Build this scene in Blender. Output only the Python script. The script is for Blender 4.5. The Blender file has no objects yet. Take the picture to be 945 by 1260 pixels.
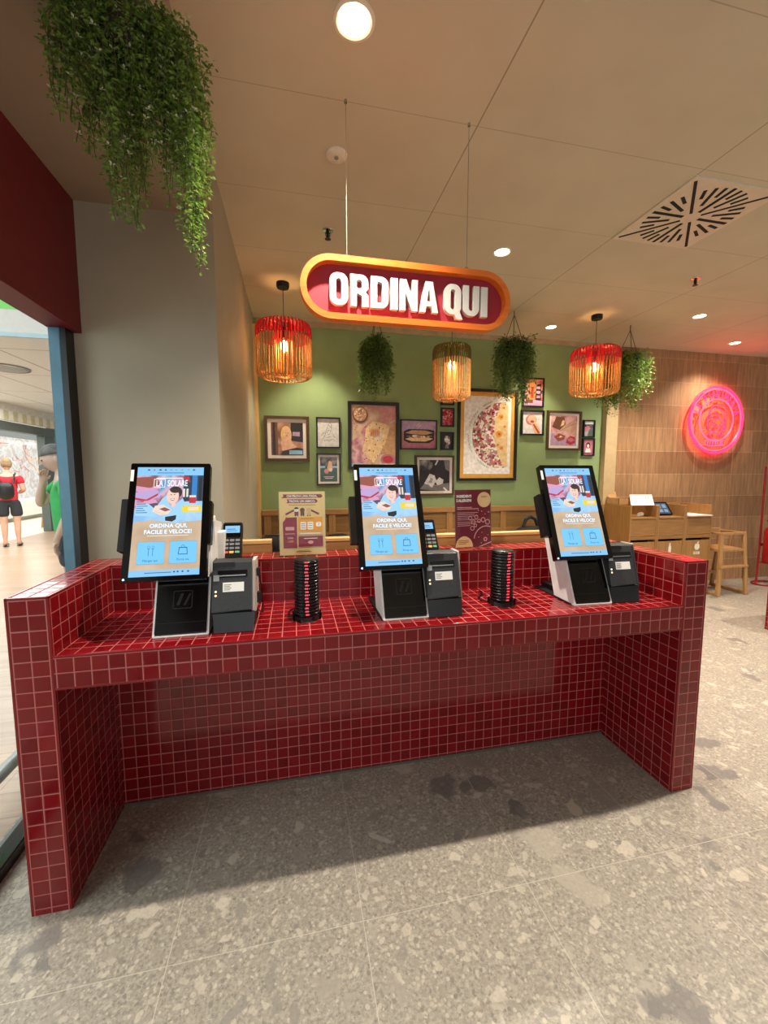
import bpy, math, random
from math import sin, cos, pi, radians as R
from mathutils import Vector, Matrix
from mathutils.geometry import tessellate_polygon
scene = bpy.context.scene
COL = scene.collection
rnd = random.Random(7)

# ------------------------------------------------------------------ materials
def lin(c):
    return c / 12.92 if c <= 0.04045 else ((c + 0.055) / 1.055) ** 2.4
def hx(s):
    s = s.lstrip('#')
    return tuple(lin(int(s[i:i + 2], 16) / 255) for i in (0, 2, 4)) + (1.0,)
def nn(nt, t, **kw):
    n = nt.nodes.new(t)
    for k, v in kw.items():
        setattr(n, k, v)
    return n
def base_mat(name):
    m = bpy.data.materials.new(name)
    m.use_nodes = True
    nt = m.node_tree
    return m, nt, nt.nodes['Principled BSDF']
def ramp(nt, stops, interp='LINEAR'):
    r = nn(nt, 'ShaderNodeValToRGB')
    r.color_ramp.interpolation = interp
    e = r.color_ramp.elements
    while len(e) < len(stops):
        e.new(0.5)
    for i, (p, c) in enumerate(stops):
        e[i].position = p
        e[i].color = c
    return r
def mat(name, col, rough=0.5, metal=0.0, var=0.06, scale=18.0, bump=0.0, spec=0.5, coat=0.0):
    """plain surface with a faint procedural mottling of its own colour"""
    m, nt, p = base_mat(name)
    c = hx(col) if isinstance(col, str) else col
    tc = nn(nt, 'ShaderNodeTexCoord')
    no = nn(nt, 'ShaderNodeTexNoise')
    no.inputs['Scale'].default_value = scale
    no.inputs['Detail'].default_value = 4
    nt.links.new(tc.outputs['Object'], no.inputs['Vector'])
    lo = tuple(max(0, x * (1 - var * 2)) for x in c[:3]) + (1,)
    hi = tuple(min(1, x * (1 + var * 2)) for x in c[:3]) + (1,)
    r = ramp(nt, [(0.3, lo), (0.7, hi)])
    nt.links.new(no.outputs['Fac'], r.inputs['Fac'])
    nt.links.new(r.outputs['Color'], p.inputs['Base Color'])
    p.inputs['Roughness'].default_value = rough
    p.inputs['Metallic'].default_value = metal
    p.inputs['Specular IOR Level'].default_value = spec
    p.inputs['Coat Weight'].default_value = coat
    p.inputs['Coat Roughness'].default_value = 0.05
    if bump:
        b = nn(nt, 'ShaderNodeBump')
        b.inputs['Strength'].default_value = bump
        b.inputs['Distance'].default_value = 0.004
        nt.links.new(no.outputs['Fac'], b.inputs['Height'])
        nt.links.new(b.outputs['Normal'], p.inputs['Normal'])
    return m
def emit(name, col, strength=1.0):
    m, nt, p = base_mat(name)
    c = hx(col) if isinstance(col, str) else col
    p.inputs['Base Color'].default_value = (0.02, 0.02, 0.02, 1)
    p.inputs['Roughness'].default_value = 0.3
    p.inputs['Emission Color'].default_value = c
    p.inputs['Emission Strength'].default_value = strength
    return m
def wood(name, c1, c2, axis='X', scale=1.0, rough=0.45):
    m, nt, p = base_mat(name)
    tc = nn(nt, 'ShaderNodeTexCoord')
    mp = nn(nt, 'ShaderNodeMapping')
    s = {'X': (1.5, 22, 22), 'Y': (22, 1.5, 22), 'Z': (22, 22, 1.5)}[axis]
    mp.inputs['Scale'].default_value = tuple(v * scale for v in s)
    no = nn(nt, 'ShaderNodeTexNoise')
    no.inputs['Scale'].default_value = 2.2
    no.inputs['Detail'].default_value = 6
    no.inputs['Distortion'].default_value = 0.6
    nt.links.new(tc.outputs['Object'], mp.inputs['Vector'])
    nt.links.new(mp.outputs['Vector'], no.inputs['Vector'])
    r = ramp(nt, [(0.3, hx(c1)), (0.7, hx(c2))])
    nt.links.new(no.outputs['Fac'], r.inputs['Fac'])
    nt.links.new(r.outputs['Color'], p.inputs['Base Color'])
    p.inputs['Roughness'].default_value = rough
    b = nn(nt, 'ShaderNodeBump')
    b.inputs['Strength'].default_value = 0.15
    b.inputs['Distance'].default_value = 0.002
    nt.links.new(no.outputs['Fac'], b.inputs['Height'])
    nt.links.new(b.outputs['Normal'], p.inputs['Normal'])
    return m
def mth(nt, op, a, b=None, clamp=False):
    n = nn(nt, 'ShaderNodeMath', operation=op, use_clamp=clamp)
    for i, v in enumerate((a, b)):
        if v is None:
            continue
        if isinstance(v, (int, float)):
            n.inputs[i].default_value = v
        else:
            nt.links.new(v, n.inputs[i])
    return n.outputs[0]
def tile_mat(name, c_lo, c_hi, grout):
    m, nt, p = base_mat(name)
    uv = nn(nt, 'ShaderNodeUVMap', uv_map='UVMap')
    sp = nn(nt, 'ShaderNodeSeparateXYZ')
    nt.links.new(uv.outputs['UV'], sp.inputs['Vector'])
    fx = mth(nt, 'FRACT', sp.outputs['X']); fy = mth(nt, 'FRACT', sp.outputs['Y'])
    ex = mth(nt, 'MINIMUM', fx, mth(nt, 'SUBTRACT', 1.0, fx))
    ey = mth(nt, 'MINIMUM', fy, mth(nt, 'SUBTRACT', 1.0, fy))
    e = mth(nt, 'MINIMUM', ex, ey)
    mr = nn(nt, 'ShaderNodeMapRange')
    mr.inputs['From Min'].default_value = 0.024
    mr.inputs['From Max'].default_value = 0.040
    nt.links.new(e, mr.inputs['Value'])
    face = mr.outputs['Result']
    fl = nn(nt, 'ShaderNodeVectorMath', operation='FLOOR')
    nt.links.new(uv.outputs['UV'], fl.inputs[0])
    wn = nn(nt, 'ShaderNodeTexWhiteNoise', noise_dimensions='2D')
    nt.links.new(fl.outputs['Vector'], wn.inputs['Vector'])
    rc = ramp(nt, [(0.0, hx(c_lo)), (1.0, hx(c_hi))])
    nt.links.new(wn.outputs['Value'], rc.inputs['Fac'])
    mx = nn(nt, 'ShaderNodeMix', data_type='RGBA')
    mx.inputs['A'].default_value = hx(grout)
    nt.links.new(face, mx.inputs['Factor'])
    nt.links.new(rc.outputs['Color'], mx.inputs['B'])
    nt.links.new(mx.outputs['Result'], p.inputs['Base Color'])
    rr = mth(nt, 'SUBTRACT', 0.62, mth(nt, 'MULTIPLY', face, 0.50))
    nt.links.new(rr, p.inputs['Roughness'])
    # pillowed glaze and a slight random tilt of every tile
    sx = nn(nt, 'ShaderNodeSeparateColor')
    nt.links.new(wn.outputs['Color'], sx.inputs['Color'])
    tx = mth(nt, 'MULTIPLY', mth(nt, 'SUBTRACT', sx.outputs[0], 0.5), fx)
    ty = mth(nt, 'MULTIPLY', mth(nt, 'SUBTRACT', sx.outputs[1], 0.5), fy)
    mr2 = nn(nt, 'ShaderNodeMapRange', interpolation_type='SMOOTHSTEP')
    mr2.inputs['From Min'].default_value = 0.02
    mr2.inputs['From Max'].default_value = 0.09
    nt.links.new(e, mr2.inputs['Value'])
    h = mth(nt, 'ADD', mth(nt, 'MULTIPLY', mth(nt, 'ADD', tx, ty), 0.5), mr2.outputs['Result'])
    b = nn(nt, 'ShaderNodeBump')
    b.inputs['Strength'].default_value = 0.55
    b.inputs['Distance'].default_value = 0.0016
    nt.links.new(h, b.inputs['Height'])
    nt.links.new(b.outputs['Normal'], p.inputs['Normal'])
    return m
def photo_mat(name, cols, scale=30.0, rough=0.25, kind='voronoi'):
    """a print with blotchy picture content"""
    m, nt, p = base_mat(name)
    tc = nn(nt, 'ShaderNodeTexCoord')
    no = nn(nt, 'ShaderNodeTexNoise')
    no.inputs['Scale'].default_value = scale * 0.6
    no.inputs['Detail'].default_value = 5
    nt.links.new(tc.outputs['Object'], no.inputs['Vector'])
    if kind == 'voronoi':
        ad = nn(nt, 'ShaderNodeMix', data_type='RGBA')
        ad.inputs['Factor'].default_value = 0.08
        nt.links.new(tc.outputs['Object'], ad.inputs['A'])
        nt.links.new(no.outputs['Color'], ad.inputs['B'])
        vo = nn(nt, 'ShaderNodeTexVoronoi')
        vo.inputs['Scale'].default_value = scale
        nt.links.new(ad.outputs['Result'], vo.inputs['Vector'])
        sc = nn(nt, 'ShaderNodeSeparateColor')
        nt.links.new(vo.outputs['Color'], sc.inputs['Color'])
        fac = sc.outputs[0]
        r = ramp(nt, [(i / len(cols), hx(c)) for i, c in enumerate(cols)], 'CONSTANT')
    else:
        fac = no.outputs['Fac']
        n = len(cols)
        r = ramp(nt, [(0.3 + 0.4 * i / max(1, n - 1), hx(c)) for i, c in enumerate(cols)])
    nt.links.new(fac, r.inputs['Fac'])
    nt.links.new(r.outputs['Color'], p.inputs['Base Color'])
    p.inputs['Roughness'].default_value = rough
    return m
def foliage_mat(name, cols):
    m, nt, p = base_mat(name)
    tc = nn(nt, 'ShaderNodeTexCoord')
    no = nn(nt, 'ShaderNodeTexNoise')
    no.inputs['Scale'].default_value = 45
    no.inputs['Detail'].default_value = 3
    nt.links.new(tc.outputs['Object'], no.inputs['Vector'])
    r = ramp(nt, [(0.3, hx(cols[0])), (0.5, hx(cols[1])), (0.68, hx(cols[2]))])
    nt.links.new(no.outputs['Fac'], r.inputs['Fac'])
    nt.links.new(r.outputs['Color'], p.inputs['Base Color'])
    p.inputs['Roughness'].default_value = 0.5
    tr = nn(nt, 'ShaderNodeBsdfTranslucent')
    nt.links.new(r.outputs['Color'], tr.inputs['Color'])
    ms = nn(nt, 'ShaderNodeMixShader')
    ms.inputs[0].default_value = 0.3
    out = nt.nodes['Material Output']
    nt.links.new(p.outputs[0], ms.inputs[1]); nt.links.new(tr.outputs[0], ms.inputs[2])
    nt.links.new(ms.outputs[0], out.inputs['Surface'])
    return m

# ------------------------------------------------------------------ mesh builder
class MB:
    def __init__(s):
        s.v, s.f, s.m, s.uv = [], [], [], []
    def face(s, pts, m=0, uv=None):
        n = len(s.v)
        s.v += [tuple(p) for p in pts]
        s.f.append(tuple(range(n, n + len(pts)))); s.m.append(m); s.uv.append(uv)
    def raw(s, verts, faces, m=0):
        n = len(s.v)
        s.v += [tuple(p) for p in verts]
        for f in faces:
            s.f.append(tuple(i + n for i in f)); s.m.append(m); s.uv.append(None)
        return s
    def hexa(s, p, m=0):
        return s.raw(p, [(0, 3, 2, 1), (4, 5, 6, 7), (0, 1, 5, 4), (1, 2, 6, 5), (2, 3, 7, 6), (3, 0, 4, 7)], m)
    def box(s, x0, x1, y0, y1, z0, z1, m=0):
        return s.hexa([(x0, y0, z0), (x1, y0, z0), (x1, y1, z0), (x0, y1, z0),
                       (x0, y0, z1), (x1, y0, z1), (x1, y1, z1), (x0, y1, z1)], m)
    def tbox(s, x0, x1, y0, y1, z0, z1, ax, ay, az, m=0, pitch=0.05):
        """box whose faces carry tile-grid UVs (1 unit = one tile) counted from the anchor"""
        P = [(x0, y0, z0), (x1, y0, z0), (x1, y1, z0), (x0, y1, z0), (x0, y0, z1), (x1, y0, z1), (x1, y1, z1), (x0, y1, z1)]
        for f, (i, j) in (((0, 3, 2, 1), (0, 1)), ((4, 5, 6, 7), (0, 1)), ((0, 1, 5, 4), (0, 2)),
                          ((1, 2, 6, 5), (1, 2)), ((2, 3, 7, 6), (0, 2)), ((3, 0, 4, 7), (1, 2))):
            a = (ax, ay, az)
            s.face([P[k] for k in f], m, [((P[k][i] - a[i]) / pitch, (P[k][j] - a[j]) / pitch) for k in f])
        return s
    def prism(s, poly, fn, d0, d1, m=0):
        """2-D polygon swept between two offsets; fn(a, b, d) -> point"""
        n = len(poly)
        A = [fn(a, b, d0) for a, b in poly]; B = [fn(a, b, d1) for a, b in poly]
        tris = tessellate_polygon([[Vector((a, b, 0)) for a, b in poly]])
        s.raw(A + B, [tuple(t) for t in tris] + [tuple(i + n for i in t[::-1]) for t in tris] +
              [(i, (i + 1) % n, (i + 1) % n + n, i + n) for i in range(n)], m)
        return s
    def cyl(s, p0, p1, r0, r1=None, n=16, m=0, caps=True):
        r1 = r0 if r1 is None else r1
        p0, p1 = Vector(p0), Vector(p1)
        q = (p1 - p0).to_track_quat('Z', 'Y')
        vs = []
        for p, r in ((p0, r0), (p1, r1)):
            vs += [p + q @ Vector((r * cos(2 * pi * i / n), r * sin(2 * pi * i / n), 0)) for i in range(n)]
        fs = [(i, (i + 1) % n, (i + 1) % n + n, i + n) for i in range(n)]
        if caps:
            fs += [tuple(range(n))[::-1], tuple(range(n, 2 * n))]
        return s.raw(vs, fs, m)
    def tube(s, pts, r, n=8, m=0, closed=False):
        pts = [Vector(p) for p in pts]
        k = len(pts)
        rs = r if isinstance(r, (list, tuple)) else [r] * k
        vs, up = [], None
        for i, p in enumerate(pts):
            a = pts[(i - 1) % k] if (closed or i > 0) else p
            b = pts[(i + 1) % k] if (closed or i < k - 1) else p
            t = (b - a)
            t = t.normalized() if t.length > 1e-9 else Vector((0, 0, 1))
            if up is None:
                up = t.orthogonal().normalized()
            up = (up - t * up.dot(t))
            up = up.normalized() if up.length > 1e-6 else t.orthogonal().normalized()
            w = t.cross(up)
            vs += [p + (up * cos(2 * pi * j / n) + w * sin(2 * pi * j / n)) * rs[i] for j in range(n)]
        fs = []
        for i in range(k if closed else k - 1):
            i2 = (i + 1) % k
            fs += [(i * n + j, i * n + (j + 1) % n, i2 * n + (j + 1) % n, i2 * n + j) for j in range(n)]
        if not closed:
            fs += [tuple(range(n))[::-1], tuple((k - 1) * n + j for j in range(n))]
        return s.raw(vs, fs, m)
    def lathe(s, prof, n=32, c=(0, 0, 0), m=0):
        vs = []
        for r, z in prof:
            vs += [(c[0] + max(r, 1e-5) * cos(2 * pi * i / n), c[1] + max(r, 1e-5) * sin(2 * pi * i / n), c[2] + z) for i in range(n)]
        fs = []
        for k in range(len(prof) - 1):
            fs += [(k * n + i, k * n + (i + 1) % n, (k + 1) * n + (i + 1) % n, (k + 1) * n + i) for i in range(n)]
        return s.raw(vs, fs, m)
    def ball(s, c, r, nu=16, nv=10, m=0, fn=None):
        r = (r, r, r) if isinstance(r, (int, float)) else r
        vs = []
        for j in range(nv + 1):
            th = pi * j / nv
            for i in range(nu):
                d = Vector((sin(th) * cos(2 * pi * i / nu), sin(th) * sin(2 * pi * i / nu), cos(th)))
                if fn:
                    d = fn(d)
                vs.append((c[0] + r[0] * d.x, c[1] + r[1] * d.y, c[2] + r[2] * d.z))
        fs = [(j * nu + i, j * nu + (i + 1) % nu, (j + 1) * nu + (i + 1) % nu, (j + 1) * nu + i) for j in range(nv) for i in range(nu)]
        return s.raw(vs, fs, m)
    def flat(s, loops, M, d=0.0, m=0, ext=0.0):
        """filled 2-D loops (first outer, others holes) in the frame M (x right, y up, z out)"""
        if not isinstance(loops[0][0], (tuple, list, Vector)):
            loops = [loops]
        V = [[Vector((a, b, 0)) for a, b in lp] for lp in loops]
        tris = tessellate_polygon(V)
        fl = [p for lp in V for p in lp]
        n = len(fl)
        top = [M @ Vector((p.x, p.y, d + ext)) for p in fl]
        # make every triangle face outward
        F = []
        for t in tris:
            a, b, c = (fl[i] for i in t)
            F.append(tuple(t) if (b - a).cross(c - a).z > 0 else tuple(t)[::-1])
        if not ext:
            return s.raw(top, F, m)
        bot = [M @ Vector((p.x, p.y, d)) for p in fl]
        F2 = list(F) + [tuple(i + n for i in t[::-1]) for t in F]
        o = 0
        for lp in V:
            k = len(lp)
            F2 += [(o + i, o + (i + 1) % k, o + (i + 1) % k + n, o + i + n) for i in range(k)]
            o += k
        return s.raw(top + bot, F2, m)
    def text(s, body, size, M, d=0.0, m=0, ext=0.0, bold=0.0, xs=1.0, align='CENTER', bevel=0.0):
        cu = bpy.data.curves.new('t', 'FONT')
        cu.body = body; cu.size = size; cu.align_x = align; cu.offset = bold; cu.resolution_u = 3
        if bevel:
            cu.fill_mode = 'NONE'; cu.bevel_depth = bevel; cu.bevel_resolution = 1
        elif ext:
            cu.extrude = ext / 2
        ob = bpy.data.objects.new('t', cu)
        COL.objects.link(ob)
        dg = bpy.context.evaluated_depsgraph_get()
        me = bpy.data.meshes.new_from_object(ob.evaluated_get(dg))
        s.raw([M @ Vector((v.co.x * xs, v.co.y, v.co.z + d + ext / 2)) for v in me.vertices],
              [tuple(p.vertices) for p in me.polygons], m)
        bpy.data.objects.remove(ob); bpy.data.meshes.remove(me); bpy.data.curves.remove(cu)
        return s
    def build(s, name, mats, parent=None, smooth=False, bevel=0.0, subsurf=0, seg=2):
        me = bpy.data.meshes.new(name)
        me.from_pydata(s.v, [], s.f)
        mats = mats if isinstance(mats, (list, tuple)) else [mats]
        for mm in mats:
            me.materials.append(mm)
        me.polygons.foreach_set('material_index', s.m)
        if any(u is not None for u in s.uv):
            L = me.uv_layers.new(name='UVMap')
            for poly, u in zip(me.polygons, s.uv):
                if u:
                    for li, c in zip(poly.loop_indices, u):
                        L.data[li].uv = c
        if smooth:
            me.polygons.foreach_set('use_smooth', [True] * len(me.polygons))
        me.update()
        ob = bpy.data.objects.new(name, me)
        COL.objects.link(ob)
        if parent:
            ob.parent = parent
        if bevel:
            b = ob.modifiers.new('bevel', 'BEVEL')
            b.width = bevel; b.segments = seg; b.limit_method = 'ANGLE'; b.angle_limit = R(40)
        if subsurf:
            b = ob.modifiers.new('sub', 'SUBSURF'); b.levels = subsurf; b.render_levels = subsurf
        if smooth:
            try:
                me.set_sharp_from_angle(angle=R(42))
            except Exception:
                pass
        return ob

def frame(o, x, y):
    """matrix with origin o, right x, up y, outward x cross y"""
    x, y = Vector(x).normalized(), Vector(y).normalized()
    z = x.cross(y)
    return Matrix(((x.x, y.x, z.x, o[0]), (x.y, y.y, z.y, o[1]), (x.z, y.z, z.z, o[2]), (0, 0, 0, 1)))
def circ(cx, cy, rx, ry=None, n=24, a0=0, a1=360):
    ry = rx if ry is None else ry
    full = abs(a1 - a0) >= 360
    k = n if full else n + 1
    return [(cx + rx * cos(R(a0 + (a1 - a0) * i / n)), cy + ry * sin(R(a0 + (a1 - a0) * i / n))) for i in range(k)]
def rect(x0, y0, x1, y1):
    return [(x0, y0), (x1, y0), (x1, y1), (x0, y1)]
def rrect(x0, y0, x1, y1, r, n=5):
    o = []
    for cx, cy, a in ((x1 - r, y0 + r, -90), (x1 - r, y1 - r, 0), (x0 + r, y1 - r, 90), (x0 + r, y0 + r, 180)):
        o += [(cx + r * cos(R(a + 90 * i / n)), cy + r * sin(R(a + 90 * i / n))) for i in range(n + 1)]
    return o
def thing(name, label, cat, loc=(0, 0, 0), rz=0.0, group=None):
    o = bpy.data.objects.new(name, None)
    COL.objects.link(o)
    o.empty_display_size = 0.1
    o.location = loc; o.rotation_euler = (0, 0, rz)
    return tag(o, label, cat, group)
def tag(o, label, cat, group=None):
    o['label'] = label; o['category'] = cat
    if group:
        o['group'] = group
    return o
def struct(o):
    o['kind'] = 'structure'
    return o
def copy_tree(o, parent=None):
    c = o.copy(); COL.objects.link(c)
    if parent:
        c.parent = parent
    for ch in list(o.children):
        copy_tree(ch, c)
    return c

# ------------------------------------------------------------------ shared palette
T_RED = tile_mat('red_glazed_tile', '#6c080f', '#800f17', '#b3605a')
TRIM_RED = mat('red_tile_trim', '#7a1016', 0.18, var=0.05)
BLACK = mat('black_plastic', '#0c0c0d', 0.32, var=0.1)
BLACKG = mat('black_gloss', '#060607', 0.12, var=0.1)
DGREY = mat('dark_grey_plastic', '#2b2c2e', 0.5, var=0.08, bump=0.1, scale=90)
WHITE = mat('white_shell', '#e6e2dc', 0.4, var=0.03)
CHROME = mat('metal', '#b8b8b4', 0.25, metal=1.0)
BLKMET = mat('black_metal', '#101010', 0.4, metal=0.3)
OAK = wood('oak_veneer_upright', '#94693a', '#aa7f49', 'Z')
OAKX = wood('oak_veneer_lying', '#8f6537', '#a87c47', 'X')
OAKD = wood('oak_panel_brown', '#7e5a2e', '#94703c', 'X')
PAPER = mat('white_paper', '#e9e6e0', 0.7, var=0.02)

HC, HS, YW = 3.0, 2.725, 2.98           # ceiling, left soffit, back wall

# ------------------------------------------------------------------ the room
def floor_material():
    m, nt, p = base_mat('terrazzo_stone_tile')
    tc = nn(nt, 'ShaderNodeTexCoord')
    nz = nn(nt, 'ShaderNodeTexNoise'); nz.inputs['Scale'].default_value = 7; nz.inputs['Detail'].default_value = 6
    nt.links.new(tc.outputs['Object'], nz.inputs['Vector'])
    def warp(amount):
        w = nn(nt, 'ShaderNodeMix', data_type='RGBA'); w.inputs['Factor'].default_value = amount
        nt.links.new(tc.outputs['Object'], w.inputs['A']); nt.links.new(nz.outputs['Color'], w.inputs['B'])
        return w.outputs['Result']
    base = ramp(nt, [(0.34, hx('#6f695f')), (0.5, hx('#958d80')), (0.66, hx('#b0a696'))])
    n2 = nn(nt, 'ShaderNodeTexNoise'); n2.inputs['Scale'].default_value = 85; n2.inputs['Detail'].default_value = 8; n2.inputs['Roughness'].default_value = 0.75
    nt.links.new(tc.outputs['Object'], n2.inputs['Vector'])
    nt.links.new(n2.outputs['Fac'], base.inputs['Fac'])
    cur = base.outputs['Color']
    for scale, keep, soft, cols, wp in ((95, 0.70, 0.60, ['#736c62', '#bdb3a3', '#8a8174', '#b5a996', '#968d80'], 0.04),
                                       (44, 0.60, 0.58, ['#b2a797', '#7b756c', '#bdb2a1', '#8f8679', '#b6ac9b'], 0.10),
                                       (19, 0.36, 0.56, ['#a39a8c', '#837d75', '#c0b5a4', '#978e81', '#b9ae9d'], 0.16),
                                       (7.0, 0.26, 0.50, ['#5f5c5b', '#a59c8d', '#8d867d', '#67625f', '#b3a897'], 0.20)):
        vo = nn(nt, 'ShaderNodeTexVoronoi'); vo.inputs['Scale'].default_value = scale; vo.inputs['Randomness'].default_value = 1.0
        nt.links.new(warp(wp), vo.inputs['Vector'])
        sc = nn(nt, 'ShaderNodeSeparateColor'); nt.links.new(vo.outputs['Color'], sc.inputs['Color'])
        rc = ramp(nt, [(i / len(cols), hx(c)) for i, c in enumerate(cols)], 'CONSTANT')
        nt.links.new(sc.outputs[0], rc.inputs['Fac'])
        sel = mth(nt, 'LESS_THAN', sc.outputs[1], keep)
        # stone radius differs from cell to cell
        rad = mth(nt, 'MULTIPLY', mth(nt, 'ADD', mth(nt, 'MULTIPLY', sc.outputs[2], 0.7), 0.3), soft)
        inside = mth(nt, 'MULTIPLY', mth(nt, 'SUBTRACT', rad, vo.outputs['Distance']), 12.0, clamp=True)
        f = mth(nt, 'MULTIPLY', mth(nt, 'MULTIPLY', sel, inside), mth(nt, 'ADD', mth(nt, 'MULTIPLY', n2.outputs['Fac'], 0.7), 0.35), clamp=True)
        mx = nn(nt, 'ShaderNodeMix', data_type='RGBA')
        nt.links.new(f, mx.inputs['Factor']); nt.links.new(cur, mx.inputs['A']); nt.links.new(rc.outputs['Color'], mx.inputs['B'])
        cur = mx.outputs['Result']
    # fine tile joints: 0.6 m wide tiles along x, 1.2 m courses
    sp = nn(nt, 'ShaderNodeSeparateXYZ'); nt.links.new(tc.outputs['Object'], sp.inputs['Vector'])
    def joint(val, off, pitch):
        f = mth(nt, 'FRACT', mth(nt, 'DIVIDE', mth(nt, 'ADD', val, 60 * pitch - off), pitch))
        e = mth(nt, 'MINIMUM', f, mth(nt, 'SUBTRACT', 1.0, f))
        return mth(nt, 'LESS_THAN', e, 0.0014 / pitch)
    j = mth(nt, 'MAXIMUM', joint(sp.outputs['Y'], -0.245, 1.2), joint(sp.outputs['X'], 1.546, 0.593))
    mx = nn(nt, 'ShaderNodeMix', data_type='RGBA'); mx.inputs['B'].default_value = hx('#bdb3a3')
    nt.links.new(mth(nt, 'MULTIPLY', j, 0.75), mx.inputs['Factor']); nt.links.new(cur, mx.inputs['A'])
    nt.links.new(mx.outputs['Result'], p.inputs['Base Color'])
    p.inputs['Roughness'].default_value = 0.48
    return m
b = MB(); b.box(-0.42, 9.0, -5.5, 3.2, -0.08, 0.0)
struct(b.build('floor', floor_material()))

def ceiling_material():
    m, nt, p = base_mat('ceiling_panels')
    tc = nn(nt, 'ShaderNodeTexCoord'); sp = nn(nt, 'ShaderNodeSeparateXYZ')
    nt.links.new(tc.outputs['Object'], sp.inputs['Vector'])
    def joint(val, off, pitch, w):
        f = mth(nt, 'FRACT', mth(nt, 'DIVIDE', mth(nt, 'ADD', val, 60 * pitch - off), pitch))
        e = mth(nt, 'MINIMUM', f, mth(nt, 'SUBTRACT', 1.0, f))
        return mth(nt, 'LESS_THAN', e, w / pitch)
    j = mth(nt, 'MAXIMUM', joint(sp.outputs['X'], 1.588, 1.242, 0.003), mth(nt, 'MULTIPLY', joint(sp.outputs['Y'], 0.405, 0.62, 0.0022), 0.6))
    no = nn(nt, 'ShaderNodeTexNoise'); no.inputs['Scale'].default_value = 3
    nt.links.new(tc.outputs['Object'], no.inputs['Vector'])
    r = ramp(nt, [(0.3, hx('#cabfa6')), (0.7, hx('#d1c6ad'))])
    nt.links.new(no.outputs['Fac'], r.inputs['Fac'])
    mx = nn(nt, 'ShaderNodeMix', data_type='RGBA'); mx.inputs['B'].default_value = hx('#7d6a52')
    nt.links.new(mth(nt, 'MULTIPLY', j, 0.7), mx.inputs['Factor']); nt.links.new(r.outputs['Color'], mx.inputs['A'])
    nt.links.new(mx.outputs['Result'], p.inputs['Base Color'])
    p.inputs['Roughness'].default_value = 0.75
    return m
b = MB(); b.box(0.392, 9.0, -5.5, 3.2, HC, HC + 0.1)
struct(b.build('ceiling', ceiling_material()))

PAINT = mat('warm_grey_paint', '#a69d88', 0.7, var=0.02, scale=4)
SOFFIT_DIM = mat('soffit_dim_paint', '#a08f78', 0.75, var=0.02, scale=4)  # column paint with the soffit's dim brown light put into the colour
b = MB(); b.box(-0.218, 0.392, -5.5, 0.849, HS, HC + 0.1)
struct(b.build('trim_1', SOFFIT_DIM))                                     # lowered ceiling strip on the left
b = MB(); b.box(-0.30, 0.392, 0.849, YW + 0.1, 0.0, HC + 0.1)
struct(b.build('wall_left', PAINT))                                   # boxed column and its side wall
b = MB(); b.box(-0.33, -0.218, -5.5, 0.8485, 2.127, HC + 0.1)
struct(b.build('trim_2', mat('dark_red_paint', '#6a0d14', 0.55, var=0.04)))   # red bulkhead over the glass
GREEN = mat('sage_green_paint', '#869b69', 0.75, var=0.025, scale=5)
b = MB(); b.box(0.392, 4.44, YW, YW + 0.12, 0.0, HC)
struct(b.build('wall_back', GREEN))
b = MB(); b.box(4.44, 4.60, YW - 0.07, YW + 0.12, 0.0, HC)
struct(b.build('trim_3', mat('pale_plaster_pier', '#c0a67c', 0.7, var=0.03)))
def brick_material():
    m, nt, p = base_mat('brushed_plaster_brick')
    tc = nn(nt, 'ShaderNodeTexCoord')
    mp = nn(nt, 'ShaderNodeMapping'); mp.inputs['Rotation'].default_value = (R(90), 0, 0)
    nt.links.new(tc.outputs['Object'], mp.inputs['Vector'])
    br = nn(nt, 'ShaderNodeTexBrick')
    br.inputs['Scale'].default_value = 1.0
    br.inputs['Brick Width'].default_value = 0.62; br.inputs['Row Height'].default_value = 0.29
    br.inputs['Mortar Size'].default_value = 0.005; br.inputs['Mortar Smooth'].default_value = 0.3
    br.inputs['Color1'].default_value = hx('#9d724c'); br.inputs['Color2'].default_value = hx('#b48b62')
    br.inputs['Mortar'].default_value = hx('#c29a70')
    nt.links.new(mp.outputs['Vector'], br.inputs['Vector'])
    m2 = nn(nt, 'ShaderNodeMapping'); m2.inputs['Scale'].default_value = (34, 34, 3.0)
    nt.links.new(tc.outputs['Object'], m2.inputs['Vector'])
    no = nn(nt, 'ShaderNodeTexNoise'); no.inputs['Scale'].default_value = 1.0; no.inputs['Detail'].default_value = 7; no.inputs['Roughness'].default_value = 0.7
    nt.links.new(m2.outputs['Vector'], no.inputs['Vector'])
    r = ramp(nt, [(0.30, (0.45, 0.45, 0.45, 1)), (0.7, (1.3, 1.28, 1.25, 1))])
    nt.links.new(no.outputs['Fac'], r.inputs['Fac'])
    mx = nn(nt, 'ShaderNodeMix', data_type='RGBA', blend_type='MULTIPLY'); mx.inputs['Factor'].default_value = 0.7
    nt.links.new(br.outputs['Color'], mx.inputs['A']); nt.links.new(r.outputs['Color'], mx.inputs['B'])
    nt.links.new(mx.outputs['Result'], p.inputs['Base Color'])
    p.inputs['Roughness'].default_value = 0.7
    hgt = mth(nt, 'ADD', mth(nt, 'MULTIPLY', br.outputs['Fac'], 0.6), no.outputs['Fac'])
    bp = nn(nt, 'ShaderNodeBump'); bp.inputs['Strength'].default_value = 0.6; bp.inputs['Distance'].default_value = 0.008
    nt.links.new(hgt, bp.inputs['Height']); nt.links.new(bp.outputs['Normal'], p.inputs['Normal'])
    return m
b = MB(); b.box(4.60, 9.0, YW + 0.04, YW + 0.16, 0.0, HC)
struct(b.build('wall_right', brick_material()))
b = MB(); b.box(0.392, 0.425, 2.86, YW, 0.0, HC - 0.1)
struct(b.build('trim_4', wood('pale_oak_post', '#c9a468', '#d8b67c', 'Z')))
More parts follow.
